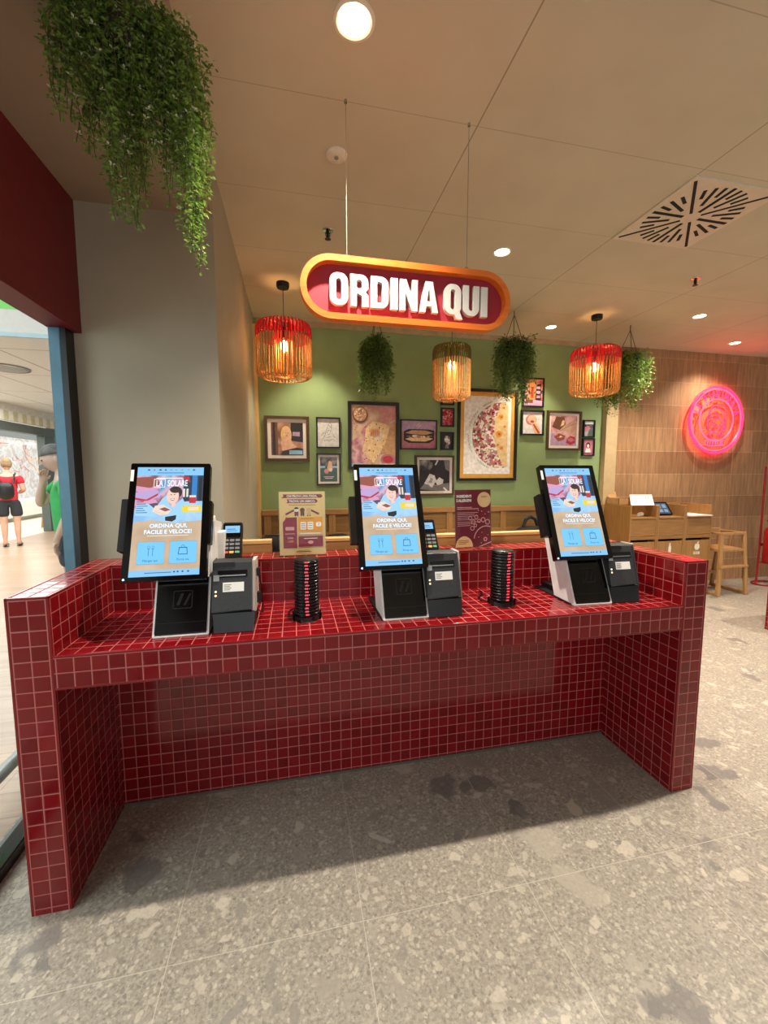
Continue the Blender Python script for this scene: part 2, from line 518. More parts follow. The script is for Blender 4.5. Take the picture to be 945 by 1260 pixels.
b = MB(); b.box(0.425, 4.44, YW - 0.012, YW, HC - 0.055, HC)
struct(b.build('trim_5', mat('cream_cornice', '#b29c78', 0.7)))

# glass partition on the left: post, floor channel and a pane
STEEL = mat('blue_grey_steel', '#4f7587', 0.35, metal=0.2, var=0.04)
win = struct(thing('window_1', '', '', (0, 0, 0)))
del win['label']; del win['category']
b = MB(); b.box(-0.323, -0.275, 0.77, 0.847, 0.0, 2.127); b.build('post', STEEL, win, bevel=0.004)
b = MB(); b.box(-0.275, -0.252, 0.77, 0.848, 0.0, 2.127); b.build('gasket', BLACK, win)
b = MB(); b.box(-0.385, -0.36, -5.5, 0.77, 0.0, 0.035); b.build('sill', mat('grey_channel', '#6f7472', 0.4, metal=0.5), win, bevel=0.004)
b = MB(); b.box(-0.36, -0.295, -5.5, 0.77, 0.0, 0.05); b.build('channel', BLACKG, win, bevel=0.004)
def glass_mat():
    m, nt, p = base_mat('clear_glass')
    tr = nn(nt, 'ShaderNodeBsdfTransparent'); tr.inputs[0].default_value = (0.93, 0.97, 0.97, 1)
    gl = nn(nt, 'ShaderNodeBsdfGlossy'); gl.inputs['Roughness'].default_value = 0.02
    lw = nn(nt, 'ShaderNodeLayerWeight'); lw.inputs['Blend'].default_value = 0.5
    fr = mth(nt, 'ADD', mth(nt, 'MULTIPLY', mth(nt, 'POWER', lw.outputs['Facing'], 5.0), 0.5), 0.015)
    ms = nn(nt, 'ShaderNodeMixShader')
    nt.links.new(fr, ms.inputs[0]); nt.links.new(tr.outputs[0], ms.inputs[1]); nt.links.new(gl.outputs[0], ms.inputs[2])
    nt.links.new(ms.outputs[0], nt.nodes['Material Output'].inputs['Surface'])
    return m
GLASS = glass_mat()
b = MB(); b.box(-0.330, -0.3235, -5.5, 0.80, 0.035, 2.127); b.build('pane', GLASS, win)

# ------------------------------------------------------------------ the tiled counter
Wn, D, H, ZT, ZB, PW, BT = 2.4257, 0.444, 1.0776, 0.8832, 0.7710, 0.118, 0.165
YB = D + BT
t = 0.007
ctr = thing('order_counter', 'long red tiled self-order counter with raised side walls standing on the stone floor', 'counter')
def trimmed(name, parts, bars):
    b = MB()
    for a in parts:
        b.tbox(*a, m=0)
    o = b.build(name, [T_RED], ctr)
    e = MB()
    for a in bars:
        e.box(*a)
    e.build('edge_trim', [TRIM_RED], o, bevel=0.0025)
    return o
e = 0.0012
for x0, x1 in ((-PW, 0.0), (Wn, Wn + PW)):
    inn = x1 if x0 < 0 else x0
    trimmed('side_panel', [(x0, x1, 0, YB, 0, H, x0 + 0.009, 0.009, H - t)],
            [(x0 - e, x0 + 0.008, -e, 0.008, 0, H + e), (x1 - 0.008, x1 + e, -e, 0.008, 0, H + e),
             (x0 - e, x1 + e, -e, 0.008, H - t, H + e),
             (x0 - e, x0 + 0.008, 0, YB, H - t, H + e), (x1 - 0.008, x1 + e, 0, YB if inn == x0 else D, H - t, H + e)])
trimmed('countertop', [(0, Wn, 0, D, ZB, ZT, t, t, ZT - t)],
        [(0, Wn, -e, 0.008, ZT - t, ZT + e), (0, Wn, -e, 0.008, ZB - e, ZB + t)])
trimmed('back_panel', [(0, Wn, D, YB, 0, H, t, 0.012, H - t)], [(0, Wn, D - e, D + 0.008, H - t, H + e)])
b = MB(); b.box(0, Wn, D - 0.006, D, 0.0, 0.012)
b.build('base_strip', mat('dark_base_strip', '#5a5046', 0.6), ctr)  # thin dark strip along the foot of the back panel

# another red tiled block whose corner enters the frame on the right
ob = thing('tiled_block', 'corner of a second dark red tiled block at the right edge near the high chair', 'counter', (5.07, 1.20, 0))
b = MB(); b.tbox(0, 0.5, 0, 0.28, 0, 0.53, 0.009, 0.009, 0.523)
o = b.build('body', [T_RED], ob)
b = MB(); b.box(-e, 0.008, 0, 0.28, 0.523, 0.53 + e); b.box(-e, 0.008, 0.272, 0.28 + e, 0, 0.53); b.box(-e, 0.008, -e, 0.008, 0, 0.53)
b.build('edge_trim', TRIM_RED, ob, bevel=0.0025)

# ------------------------------------------------------------------ self-order kiosks
def rot_frame(o, tilt):
    return frame(o, (1, 0, 0), (0, sin(tilt), cos(tilt)))     # faces -Y and leans back
S_BLUE = emit('screen_light_blue', '#7fc8ff', 1.0)
S = {k: emit('screen_' + k, c, s) for k, c, s in (
    ('sky', '#86c6f6', 1), ('wood', '#c9ad8c', 1), ('white', '#f2f7ff', 1.1), ('navy', '#27415f', .7), ('dark', '#1b2530', .6),
    ('skin', '#f0cdbc', 1), ('hair', '#3a2a2a', .7), ('shirt', '#9fd3f7', 1), ('pink', '#d79cbe', 1), ('red', '#c02a3c', 1),
    ('yellow', '#f0d51f', 1), ('blue', '#2a7fc9', 1), ('lilac', '#b9a4d6', 1), ('cream', '#e9dccb', 1), ('grey', '#8fa0b0', 1),
    ('button', '#74c9fb', 1), ('ink', '#2d5a86', .8), ('rust', '#9c5344', .9))}
SK = list(S)
def photo_emit(name, cols, scale):
    m = photo_mat(name, cols, scale, kind='noise')
    nt = m.node_tree; p = nt.nodes['Principled BSDF']
    src = p.inputs['Base Color'].links[0].from_socket
    nt.links.new(src, p.inputs['Emission Color']); p.inputs['Emission Strength'].default_value = 1.0
    for l in list(p.inputs['Base Color'].links):
        nt.links.remove(l)
    p.inputs['Base Color'].default_value = (0.02, 0.02, 0.02, 1)
    return m
S_SCENE = photo_emit('screen_scene', ['#5b4a6a', '#b07f9c', '#d9b3cb', '#8aa8cf', '#5a8fbf'], 26)
S_WOOD = photo_emit('screen_wood', ['#b99c7d', '#cdb394', '#d8c2a8'], 12)
S_CLOTH = photo_emit('screen_cloth', ['#7fb4e6', '#9ccaf3', '#b9def9'], 18)
def kiosk(loc):
    k = thing('order_kiosk', '', 'kiosk', loc)
    zs = 0.0
    prof = [(0.0, 0.006), (0.078, 0.195), (0.052, 0.20), (0.128, 0.395), (0.215, 0.41), (0.253, 0.285), (0.158, 0.03), (0.152, 0.006)]
    # white side shells with a black core between them
    for x0, x1, nm in ((-0.093, -0.086, 'side_shell'), (0.086, 0.093, 'side_shell')):
        b = MB(); b.prism(prof, lambda a, c, d: (d, a, c), x0, x1); b.build(nm, WHITE, k, bevel=0.002)
    b = MB(); b.prism([(0.004, 0.008), (0.08, 0.193), (0.056, 0.2), (0.13, 0.393), (0.21, 0.405), (0.247, 0.283), (0.152, 0.03), (0.147, 0.008)],
                      lambda a, c, d: (d, a, c), -0.086, 0.086)
    b.build('core', BLACK, k)
    b = MB(); b.box(-0.093, 0.093, -0.001, 0.155, 0.0, 0.007); b.build('base_plate', WHITE, k, bevel=0.002)
    b = MB(); b.box(-0.098, 0.098, 0.02, 0.325, 0.0, 0.006); b.box(-0.06, 0.06, 0.15, 0.31, 0.006, 0.03); b.build('foot_plate', BLKMET, k)
    tl = math.atan2(0.076, 0.187)
    M = rot_frame((0, 0.004, 0.012), tl)
    b = MB(); b.flat([rect(-0.086, 0.002, 0.086, 0.196)], M, 0.0, 0, 0.004)
    fp = b.build('front_panel', BLACKG, k, bevel=0.001)
    b = MB(); b.flat([rrect(-0.032, 0.085, 0.034, 0.150, 0.006), rrect(-0.029, 0.088, 0.031, 0.147, 0.005)], M, 0.004, 0, 0.0012)
    b.flat([[(-0.020, 0.098), (-0.006, 0.140), (0.004, 0.140), (-0.010, 0.098)]], M, 0.004, 0, 0.0012)
    b.flat([[(0.004, 0.098), (0.022, 0.138), (0.028, 0.138), (0.012, 0.098)]], M, 0.004, 0, 0.0012)
    b.build('embossed_mark', BLACK, fp)
    b = MB(); b.flat([rect(-0.086, 0.036, 0.086, 0.0372)], M, 0.004, 0, 0.0006); b.build('panel_seam', BLACK, fp)
    # tilted display
    tilt = R(21.9)
    M = rot_frame((-0.047, 0.085, 0.411), tilt)
    w, h = 0.138, 0.221
    b = MB(); b.flat([rrect(-w, -h, w, h, 0.006)], M, -0.030, 0, 0.030)
    hs = b.build('screen_housing', BLACKG, k, bevel=0.002)
    b = MB(); b.flat([rrect(-0.10, -0.12, 0.10, 0.16, 0.01)], M, -0.062, 0, 0.032); b.build('rear_housing', BLACK, k, bevel=0.006)
    b = MB(); b.flat([rrect(-0.163, -0.11, -0.126, 0.085, 0.004)], M, -0.052, 0, 0.040)
    b.build('side_module', BLACK, k, bevel=0.003)
    b = MB(); b.flat([rrect(0.130, -0.09, 0.146, 0.075, 0.003)], M, -0.050, 0, 0.034)
    b.build('side_module', BLACK, k, bevel=0.003)
    b = MB(); b.flat([rect(-0.137, 0.150, -0.126, 0.195)], M, 0.0, 0, 0.0006); b.build('label_sticker', PAPER, hs)
    b = MB(); b.flat([circ(-0.129, -0.212, 0.0035, n=12)], M, 0.0, 0, 0.001); b.build('status_light', emit('white_led', '#dfe6ff', 2.5), hs)
    # what the display shows
    X = lambda u: -0.1145 + 0.229 * u
    Y = lambda v: 0.205 - 0.410 * v
    P = lambda pts: [(X(u), Y(v)) for u, v in pts]
    Q = lambda u0, v0, u1, v1: rect(X(u0), Y(v1), X(u1), Y(v0))
    mats = [S[n] for n in SK] + [S_SCENE, S_WOOD, S_CLOTH]
    mi = {n: i for i, n in enumerate(SK)}; mi.update(scene=len(SK), plank=len(SK) + 1, cloth=len(SK) + 2)
    b = MB()
    lay = [0.0004]
    def put(loops, m):
        lay[0] += 0.00006
        b.flat(loops, M, lay[0], mi[m])
    put([Q(0, 0, 1, 1)], 'sky')
    put([Q(0, 0.08, 1, 0.5)], 'scene')
    put([Q(0, 0.40, 1, 0.53)], 'cloth')
    put([P([(0, .52), (.25, .50), (.6, .53), (1, .51), (1, .945), (0, .945)])], 'plank')
    # left: pink and lilac trays, right: dark blue columns
    put([P([(0, .10), (.30, .09), (.36, .2), (.30, .26), (0, .24)])], 'rust')
    put([P([(0, .18), (.2, .2), (.36, .17), (.36, .21), (.1, .25), (0, .23)])], 'pink')
    put([P([(0, .24), (.33, .22), (.34, .29), (.1, .33), (0, .34)])], 'lilac')
    put([P([(0, .29), (.16, .31), (.33, .25), (.33, .27), (.15, .335), (0, .31)])], 'red')
    put([P([(0, .335), (.3, .31), (.33, .34), (0, .37)])], 'pink')
    put([Q(.70, .08, 1, .33)], 'navy'); put([Q(.83, .08, .91, .32)], 'blue'); put([Q(.94, .10, .98, .36)], 'dark')
    put([Q(.70, .21, .73, .29)], 'cream'); put([Q(.75, .21, .78, .29)], 'cream')
    put([P([(.66, .09), (.78, .09), (.8, .15)])], 'red')
    put([P([(.02, .36), (.2, .35), (.34, .42), (.3, .47), (.02, .46)])], 'shirt')
    put([P([(.62, .34), (1, .33), (1, .5), (.6, .5)])], 'cloth')
    # woman leaning on the counter
    put([P([(.40, .30), (.46, .27), (.52, .38), (.60, .36), (.70, .30), (.76, .38), (.72, .49), (.58, .53), (.44, .52), (.42, .46), (.28, .40), (.34, .36)])], 'shirt')
    put([P([(.30, .37), (.42, .36), (.54, .41), (.50, .45), (.38, .46), (.26, .42)])], 'cream')
    put([P([(.36, .40), (.44, .385), (.53, .41), (.45, .425)])], 'rust')
    put([P([(.30, .41), (.46, .445), (.44, .46), (.28, .43)])], 'skin')
    put([P([(.455, .475), (.62, .46), (.615, .50), (.56, .52), (.46, .51)])], 'dark')
    put([P([(.52, .32), (.60, .32), (.60, .37), (.55, .39)])], 'skin')
    put([circ(X(.585), Y(.245), .024, .024)], 'hair')
    put([circ(X(.55), Y(.28), .021, .030)], 'skin')
    put([circ(X(.585), Y(.222), .019, .012)], 'hair')
    put([circ(X(.525), Y(.268), .0028, .0016, 10)], 'hair'); put([circ(X(.575), Y(.266), .0028, .0016, 10)], 'hair')
    put([P([(.515, .305), (.585, .30), (.57, .322), (.535, .324)])], 'red')
    put([P([(.525, .308), (.578, .304), (.565, .315), (.537, .317)])], 'white')
    put([Q(.80, .29, .90, .35)], 'red'); put([Q(.80, .275, .90, .295)], 'cream')
    put([rrect(X(.70), Y(.435), X(.99), Y(.375), .003)], 'yellow'); put([Q(.79, .39, .95, .42)], 'cream')
    for i, v in enumerate((.33, .35, .37, .39, .41, .43)):
        put([Q(.03, v, .13 + .03 * (i % 3), v + .006)], 'ink')
    put([Q(.29, .105, .68, .112)], 'white')
    # header and footer pictograms, buttons
    for i, u in enumerate((.17, .25, .34, .42, .50, .58, .67, .77, .85)):
        put([circ(X(u), Y(.028), .0035 if i % 2 else .0048, .0026, 10)], 'red' if i == 1 else 'navy' if i in (0, 2, 3, 8) else 'grey')
    put([Q(.30, .055, .70, .061)], 'ink')
    put([Q(.22, .968, .60, .974)], 'ink')
    for u in (.64, .69, .76, .84):
        put([circ(X(u), Y(.968), .0035, .003, 10)], 'navy')
    for u0, u1 in ((.10, .48), (.56, .95)):
        put([rrect(X(u0) - .001, Y(.895) - .0016, X(u1) + .001, Y(.70) + .001, .005)], 'grey')
        put([rrect(X(u0), Y(.893), X(u1), Y(.702), .005)], 'button')
    ring = lambda c, r, w: [circ(*c, *r), circ(c[0], c[1], r[0] - w, r[1] - w)]
    for du in (-.03, .03):
        put([Q(.285 + du, .755, .291 + du, .825)], 'ink'); put(ring((X(.288 + du), Y(.752)), (.004, .007), .0009), 'ink')
    put([P([(.69, .755), (.81, .755), (.82, .82), (.68, .82)]), P([(.70, .762), (.80, .762), (.81, .814), (.69, .814)])], 'ink')
    put([circ(X(.75), Y(.755), .006, .009, 12, 0, 180) + circ(X(.75), Y(.755), .0048, .0076, 12, 180, 0)], 'ink')
    sc = b.build('display', mats, k)
    b = MB()
    TX = lambda s, u, v, size, m, **kw: b.text(s, size, M @ Matrix.Translation((X(u), Y(v), 0)), kw.pop('d', .0056), mi[m], **kw)
    TX('LA', .345, .188, .034, 'white', bold=.0005, xs=.60); TX('SOLARE', .615, .188, .034, 'white', bold=.0005, xs=.58)
    for q in ([Q(.26, .118, .43, .123)], [Q(.26, .194, .43, .199)], [Q(.26, .118, .268, .199)], [Q(.422, .118, .43, .199)]):
        b.flat(q, M, .0055, mi['white'])
    b.build('title_lettering', mats, sc); b = MB()
    for dx, dy in ((.0006, -.0008), (-.0006, .0008), (-.0006, -.0008), (.0006, .0008)):
        b.text('ORDINA QUI,', .0205, M @ Matrix.Translation((X(.52) + dx, Y(.575) + dy, 0)), .0050, mi['grey'], bold=.0009)
        b.text('FACILE E VELOCE!', .0205, M @ Matrix.Translation((X(.52) + dx, Y(.63) + dy, 0)), .0050, mi['grey'], bold=.0009, xs=.97)
    TX('ORDINA QUI,', .52, .575, .0205, 'white', bold=.0006)
    TX('FACILE E VELOCE!', .52, .63, .0205, 'white', bold=.0006, xs=.97)
    b.flat([Q(.22, .645, .82, .652)], M, .0055, mi['cream'])
    b.build('slogan_lettering', mats, sc)
    b = MB()
    TX('Mangia qui', .29, .875, .0115, 'ink'); b.build('button_caption', mats, sc); b = MB()
    TX('Porta via', .755, .872, .0115, 'ink'); b.build('button_caption', mats, sc)
    # white arm at the right that carries the card reader
    b = MB(); b.prism([(0.10, 0.20), (0.215, 0.205), (0.235, 0.30), (0.30, 0.36), (0.285, 0.375), (0.13, 0.40)], lambda a, c, d: (d, a, c), 0.093, 0.102)
    b.box(0.10, 0.180, 0.245, 0.253, 0.225, 0.285)
    b.box(0.10, 0.125, 0.19, 0.262, 0.20, 0.345)
    b.build('reader_arm', WHITE, k, bevel=0.002)
    return k
K0 = kiosk((0.355, 0.088, ZT))
K1 = copy_tree(K0); K1.location = (1.185, 0.086, ZT)
K2 = copy_tree(K0); K2.location = (2.040, 0.088, ZT); K2.rotation_euler = (0, 0, R(-1.5))
for k, l in ((K0, 'left self-order touchscreen kiosk on the red counter, nearest the glass partition'),
             (K1, 'middle self-order touchscreen kiosk standing between the two pager stacks'),
             (K2, 'right self-order touchscreen kiosk standing beside the right counter wall')):
    tag(k, l, 'kiosk', 'self-order kiosks on the counter')

# receipt printers
def printer(loc):
    k = thing('receipt_printer', '', 'printer', loc)
    b = MB(); b.prism([(0.0, 0.0), (0.014, 0.072), (0.06, 0.078), (0.15, 0.078), (0.15, 0.0)], lambda a, c, d: (d, a, c), -0.07, 0.07)
    b.build('base', BLACK, k, bevel=0.003)
    b = MB(); b.prism([(0.006, 0.08), (0.055, 0.252), (0.13, 0.252), (0.16, 0.08)], lambda a, c, d: (d, a, c), -0.072, 0.066)
    bd = b.build('body', DGREY, k, bevel=0.004)
    M = rot_frame((-0.003, 0.006, 0.08), math.atan2(0.049, 0.172))
    b = MB(); b.flat([rect(-0.052, 0.122, 0.052, 0.148)], M, -0.004, 0, 0.0052); sl = b.build('paper_slot', BLACKG, bd)
    b = MB(); b.flat([rect(-0.045, 0.127, 0.046, 0.131)], M, 0.0014, 0, 0.002); b.build('cutter', CHROME, sl)
    b = MB(); b.flat([rrect(-0.066, 0.160, 0.008, 0.177, 0.003)], M, 0.0, 0, 0.003); b.build('lid', BLACK, bd, bevel=0.001)
    b = MB(); b.flat([rrect(-0.066, 0.110, -0.046, 0.132, 0.002)], M, 0.0, 0, 0.004); b.build('button', mat('grey_button', '#8b8d90', 0.45), bd, bevel=0.001)
    b = MB(); b.flat([rect(-0.034, 0.070, 0.040, 0.104)], M, 0.0, 0, 0.0006)
    for i in range(4):
        b.flat([rect(-0.030, 0.094 - i * .006, -0.004 - .005 * (i % 2), 0.0965 - i * .006)], M, 0.0007, 1)
    b.build('label_sticker', [PAPER, mat('sticker_print', '#6b6b6b', 0.6)], bd)
    for v in (0.072, 0.058):
        b = MB(); b.flat([circ(-0.058, v, 0.0038, n=12)], M, 0.0, 0, 0.001); b.build('status_light', emit('amber_led', '#ffd9a0', 2.0), bd)
    b = MB(); b.prism([(0.02, 0.07), (0.066, 0.254), (0.14, 0.254), (0.165, 0.07)], lambda a, c, d: (d, a, c), 0.066, 0.078)
    b.build('side_plate', mat('pale_side_plate', '#c9b8ae', 0.5), k, bevel=0.002)
    b = MB(); b.box(0.078, 0.09, 0.07, 0.10, 0.19, 0.22); b.build('connector', BLACK, k, bevel=0.002)
    b = MB(); b.box(0.078, 0.091, 0.075, 0.10, 0.085, 0.125); b.build('connector', BLACK, k, bevel=0.002)
    b = MB(); b.tube([(0.085, 0.087, 0.19), (0.092, 0.10, 0.15), (0.093, 0.13, 0.08), (0.09, 0.18, 0.012), (0.05, 0.24, 0.006)], 0.003)
    b.build('cable', BLACK, k, smooth=True)
    return k
P0 = printer((0.534, 0.084, ZT))
P1 = copy_tree(P0); P1.location = (1.348, 0.078, ZT)
P2 = copy_tree(P0); P2.location = (2.205, 0.084, ZT); P2.rotation_euler = (0, 0, R(-1.5))
for k, l in ((P0, 'dark grey receipt printer beside the left kiosk'), (P1, 'dark grey receipt printer beside the middle kiosk'),
             (P2, 'dark grey receipt printer beside the right kiosk, close to the counter wall')):
    tag(k, l, 'printer', 'receipt printers on the counter')

# card readers
KEYC = {n: mat('key_' + n, c, 0.45) for n, c in (('grey', '#77797c'), ('red', '#d0554a'), ('yellow', '#e8c25c'), ('green', '#69b08e'))}
def terminal(loc):
    k = thing('card_terminal', '', 'card reader', loc)
    M = rot_frame((0, 0, 0), R(32))
    b = MB(); b.flat([rrect(-0.039, -0.078, 0.039, 0.078, 0.009)], M, -0.026, 0, 0.026); bd = b.build('body', BLACK, k, bevel=0.004)
    b = MB(); b.flat([rrect(-0.033, 0.012, 0.033, 0.070, 0.003)], M, 0.0, 0, 0.0012); b.build('screen_bezel', BLACKG, k)
    b = MB(); b.flat([rect(-0.029, 0.030, 0.029, 0.062)], M, 0.0014, 0)
    b.flat([rect(-0.022, 0.045, 0.012, 0.048)], M, 0.0016, 1); b.flat([rect(-0.022, 0.038, 0.018, 0.040)], M, 0.0016, 1)
    b.build('screen', [S['sky'], S['ink']], k)
    for r in range(4):
        for c in range(3):
            u, v = -0.022 + 0.022 * c, -0.003 - 0.0175 * r
            b = MB(); b.flat([rrect(u - .0085, v - .005, u + .0085, v + .005, .002)], M, 0.0, 0, 0.0022)
            b.build('key', KEYC['grey'] if r < 3 else KEYC[('red', 'yellow', 'green')[c]], k)
    return k
C0 = terminal((0.505, 0.325, 1.190))
C1 = copy_tree(C0); C1.location = (1.352, 0.325, 1.182)
C2 = copy_tree(C0); C2.location = (2.215, 0.325, 1.180); C2.rotation_euler = (0, 0, R(-1.5))
for k, l in ((C0, 'black card reader with keypad on the left kiosk arm'), (C1, 'black card reader with keypad on the middle kiosk arm'),
             (C2, 'black card reader half hidden behind the right kiosk screen')):
    tag(k, l, 'card reader', 'card readers on kiosk arms')

# pager chargers with their stacked pagers
PAGER_RED = emit('pager_red', '#ff3a4c', 1.6)
PAGER_DK = mat('pager_red_window', '#4a060c', 0.3)
CLEAR = mat('smoked_edge', '#23292a', 0.2)
def charger(loc, label):
    k = thing('pager_charger', label, 'charger', loc, 0, 'pager charging bases')
    b = MB(); b.flat([circ(0, 0, 0.058, n=8, a0=22.5, a1=382.5)], Matrix.Identity(4), 0.0, 0, 0.018)
    b.build('base', BLACK, k, bevel=0.006)
    b = MB(); b.cyl((0, 0, 0.018), (0, 0, 0.022), 0.047, n=32); b.build('cradle', BLACKG, k, bevel=0.001)
    b = MB(); b.tube([(-0.05, 0.02, 0.006), (-0.075, 0.05, 0.005), (-0.07, 0.09, 0.005), (-0.03, 0.13, 0.005), (-0.01, 0.2, 0.005)], 0.003)
    b.build('cable', BLACK, k, smooth=True)
def pager0():
    k = thing('guest_pager', '', 'pager')
    b = MB(); b.lathe([(0, 0), (0.046, 0), (0.0495, 0.002), (0.0495, 0.006), (0.0475, 0.0075), (0.0475, 0.011), (0.045, 0.0125), (0, 0.0125)], 40)
    b.build('shell', BLACK, k, smooth=True)
    for a, nm, m in ((-90, 'light_window', PAGER_RED), (-62, 'contact', CLEAR), (-118, 'contact', CLEAR)):
        b = MB(); d = Vector((cos(R(a)), sin(R(a)), 0)); s = Vector((-d.y, d.x, 0)); w = 0.0062 if nm == 'light_window' else 0.009
        c = d * 0.0490
        P = [c - s * w + Vector((0, 0, z)) for z in (0.0022, 0.0085)] + [c + s * w + Vector((0, 0, z)) for z in (0.0022, 0.0085)]
        o = d * 0.0018
        b.hexa([P[0], P[2], P[2] - d * .004, P[0] - d * .004, P[1] + o, P[3] + o, P[3] - d * .004, P[1] - d * .004])
        b.build(nm, m, k)
    return k
ORD = ['topmost', 'second', 'third', 'fourth', 'fifth', 'sixth', 'seventh', 'eighth', 'ninth', 'tenth', 'eleventh', 'twelfth', 'thirteenth',
       'fourteenth', 'fifteenth', 'sixteenth', 'lowest']
pg = None
for (px, py), where, rz in (((0.800, 0.192), 'left', 0.0), ((1.655, 0.197), 'right', 0.10)):
    charger((px, py, ZT), 'black octagonal charging base under the %s stack of pagers' % where)
    for i in range(17):
        if pg is None:
            pg = o = pager0()
        else:
            o = copy_tree(pg)
        o.location = (px, py, ZT + 0.022 + 0.0130 * (16 - i)); o.rotation_euler = (0, 0, rz + rnd.uniform(-.04, .04))
        lab = {0: 'topmost round black pager of the %s pager stack', 16: 'lowest round black pager of the %s pager stack, on the charging base'}
        tag(o, lab.get(i, ORD[i] + ' black pager from the top of the %s pager stack') % where, 'pager', 'pagers in the %s stack' % where)

# acrylic menu holders with their leaflets on the counter's back ledge
def placard(loc, rz, label, draw, mats):
    k = thing('menu_holder', label, 'sign', loc, rz)
    M = rot_frame((0, 0, 0.003), R(4))
    b = MB(); b.flat([rect(-.108, 0, .108, .299)], M, -.0045, 0, .0015); b.flat([rect(-.108, 0, .108, .299)], M, .0, 0, .0012)
    b.box(-.108, .108, -.002, .075, 0, .003)
    b.build('acrylic_stand', GLASS, k)
    b = MB(); b.flat([rect(-.105, .002, .105, .297)], M, -.002, 0, .001)
    lay = [0.0]
    def put(loops, m, d=None):
        lay[0] += .00005
        b.flat(loops, M, -.001 + lay[0], m)
    def text(s, x, y, size, m, **kw):
        lay[0] += .00005
        b.text(s, size, M @ Matrix.Translation((x, y, 0)), -.001 + lay[0], m, **kw)
    draw(put, text)
    b.build('leaflet', mats, k)
    return k
LC = [mat('leaflet_cream', '#edc07c', 0.45, var=.02), mat('leaflet_maroon', '#8a1f33', 0.45, var=.02), mat('leaflet_orange', '#e79a2a', 0.45, var=.02),
      mat('leaflet_white', '#efe6dc', 0.5), mat('leaflet_brown', '#6a3320', 0.5), mat('leaflet_black', '#2a1a18', 0.5), mat('leaflet_pink', '#d79a9a', 0.5),
      mat('leaflet_deep_red', '#6d1024', 0.45, var=.02), mat('leaflet_tan', '#d8aa78', 0.45, var=.02)]
def draw1(put, text):
    put([[(-.095, .268), (.088, .268), (.095, .276), (.088, .285), (-.088, .285), (-.084, .276)]], 1)
    put([[(-.072, .244), (.064, .244), (.072, .252), (.064, .262), (-.070, .262), (-.066, .252)]], 1)
    text('CHI PROVA UNA PIADA,', 0, .2715, .0155, 3, bold=.0004, xs=.83)
    text('TROVA UN AMICO.', 0, .2475, .0155, 3, bold=.0004, xs=.9)
    put([rect(-.062, .2335, .062, .2355)], 4)
    put([[(-.075, .187), (-.035, .208), (-.031, .216), (-.04, .215), (-.078, .196)]], 1); put([[(.075, .187), (.035, .208), (.031, .216), (.04, .215), (.078, .196)]], 1)
    for x, m in ((-.027, 3), (.0, 4), (.03, 8)):                       # three plain little friends with arms spread
        put([circ(x, .212, .011, .010, 14)], m); put([rect(x - .009, .186, x + .009, .204)], m if m != 3 else 1)
        put([rect(x - .008, .183, x - .003, .188)], 5); put([rect(x + .003, .183, x + .008, .188)], 5)
    put([circ(-.027, .217, .0105, .008, 14, 0, 180)], 5)
    put([[(-.088, .035), (-.026, .035), (-.026, .178), (-.076, .178), (-.078, .170), (-.090, .155)]], 1)
    put([rrect(-.078, .118, -.038, .134, .004)], 6)
    text('CON', -.057, .078, .011, 3); text('1.500', -.057, .062, .013, 2, bold=.0003); put([rect(-.08, .10, -.036, .103)], 6)
    put([rect(-.020, .112, .093, .178)], 2); put([rect(-.006, .170, .05, .172)], 4)
    for x in (-.010, .023):
        put([rrect(x, .120, x + .026, .156, .004)], 3)
        for i in range(3):
            put([rect(x + .004, .127 + .01 * i, x + .022, .129 + .01 * i)], 4)
    put([rrect(.062, .133, .086, .154, .006)], 3); text('?', .074, .136, .02, 1)
    put([rect(-.020, .094, .093, .110)], 8); put([rect(-.012, .100, .084, .104)], 3)
    put([rect(-.020, .040, .093, .088)], 1); put([rect(.005, .077, .068, .080)], 3); put([circ(.036, .060, .013, .008, 16)], 6)
    put([rect(-.032, .016, .036, .019)], 4); put([rect(-.022, .022, .028, .024)], 4)
def draw2(put, text):
    put([rect(-.105, .002, .105, .297)], 7)
    text('INGREDIENTI', -.095, .258, .0185, 3, bold=.0006, xs=.78, align='LEFT'); text("E ALLERGENI", -.095, .236, .0185, 3, bold=.0006, xs=.80, align='LEFT')
    put([circ(.066, .245, .040, .040, 28)], 8); put([rect(.048, .262, .085, .264)], 1); put([rect(.05, .256, .08, .258)], 1)
    for i, (w, y) in enumerate(((.085, .205), (.125, .197), (.12, .178), (.10, .169), (.12, .160), (.07, .151), (.115, .142), (.13, .129), (.10, .120), (.075, .111))):
        put([rect(-.092, y, -.092 + w, y + (.0035 if i < 2 else .0024))], 6)
    ring = lambda cx, cy, r, w: [circ(cx, cy, r, n=24), circ(cx, cy, r - w, n=24)]
    arc = lambda cx, cy, r, w, a0, a1: circ(cx, cy, r, n=24, a0=a0, a1=a1) + circ(cx, cy, r - w, n=24, a0=a1, a1=a0)
    put([arc(.075, .035, .074, .005, 68, 172)], 6)
    for cx, cy, r in ((-.018, .150, .011), (.018, .156, .011), (.0, .130, .012), (-.006, .098, .012), (.012, .112, .009), (.034, .135, .010), (.058, .140, .013), (.084, .128, .014)):
        put(ring(cx, cy, r, .003), 6)
    put(ring(.070, .038, .011, .005), 6)
    for cx, cy in ((.03, .05), (.05, .075), (.085, .06), (.045, .02), (.07, .17), (.09, .18), (.03, .19), (.05, .185)):
        put([circ(cx, cy, .0028, n=10)], 6)
    put([[(.045, .002), (.105, .020), (.105, .025), (.03, .002)]], 6)
    put([[(-.105, .002)] + circ(-.055, .002, .050, .056, 20, 0, 180)[:]], 8)
    for y, w in ((.034, .06), (.026, .06), (.018, .045)):
        put([rect(-.088, y, -.088 + w, y + .0028)], 4)
placard((0.794, 0.487, H), R(0), 'cream and maroon promotional leaflet in a clear stand left of the middle kiosk', draw1, LC)
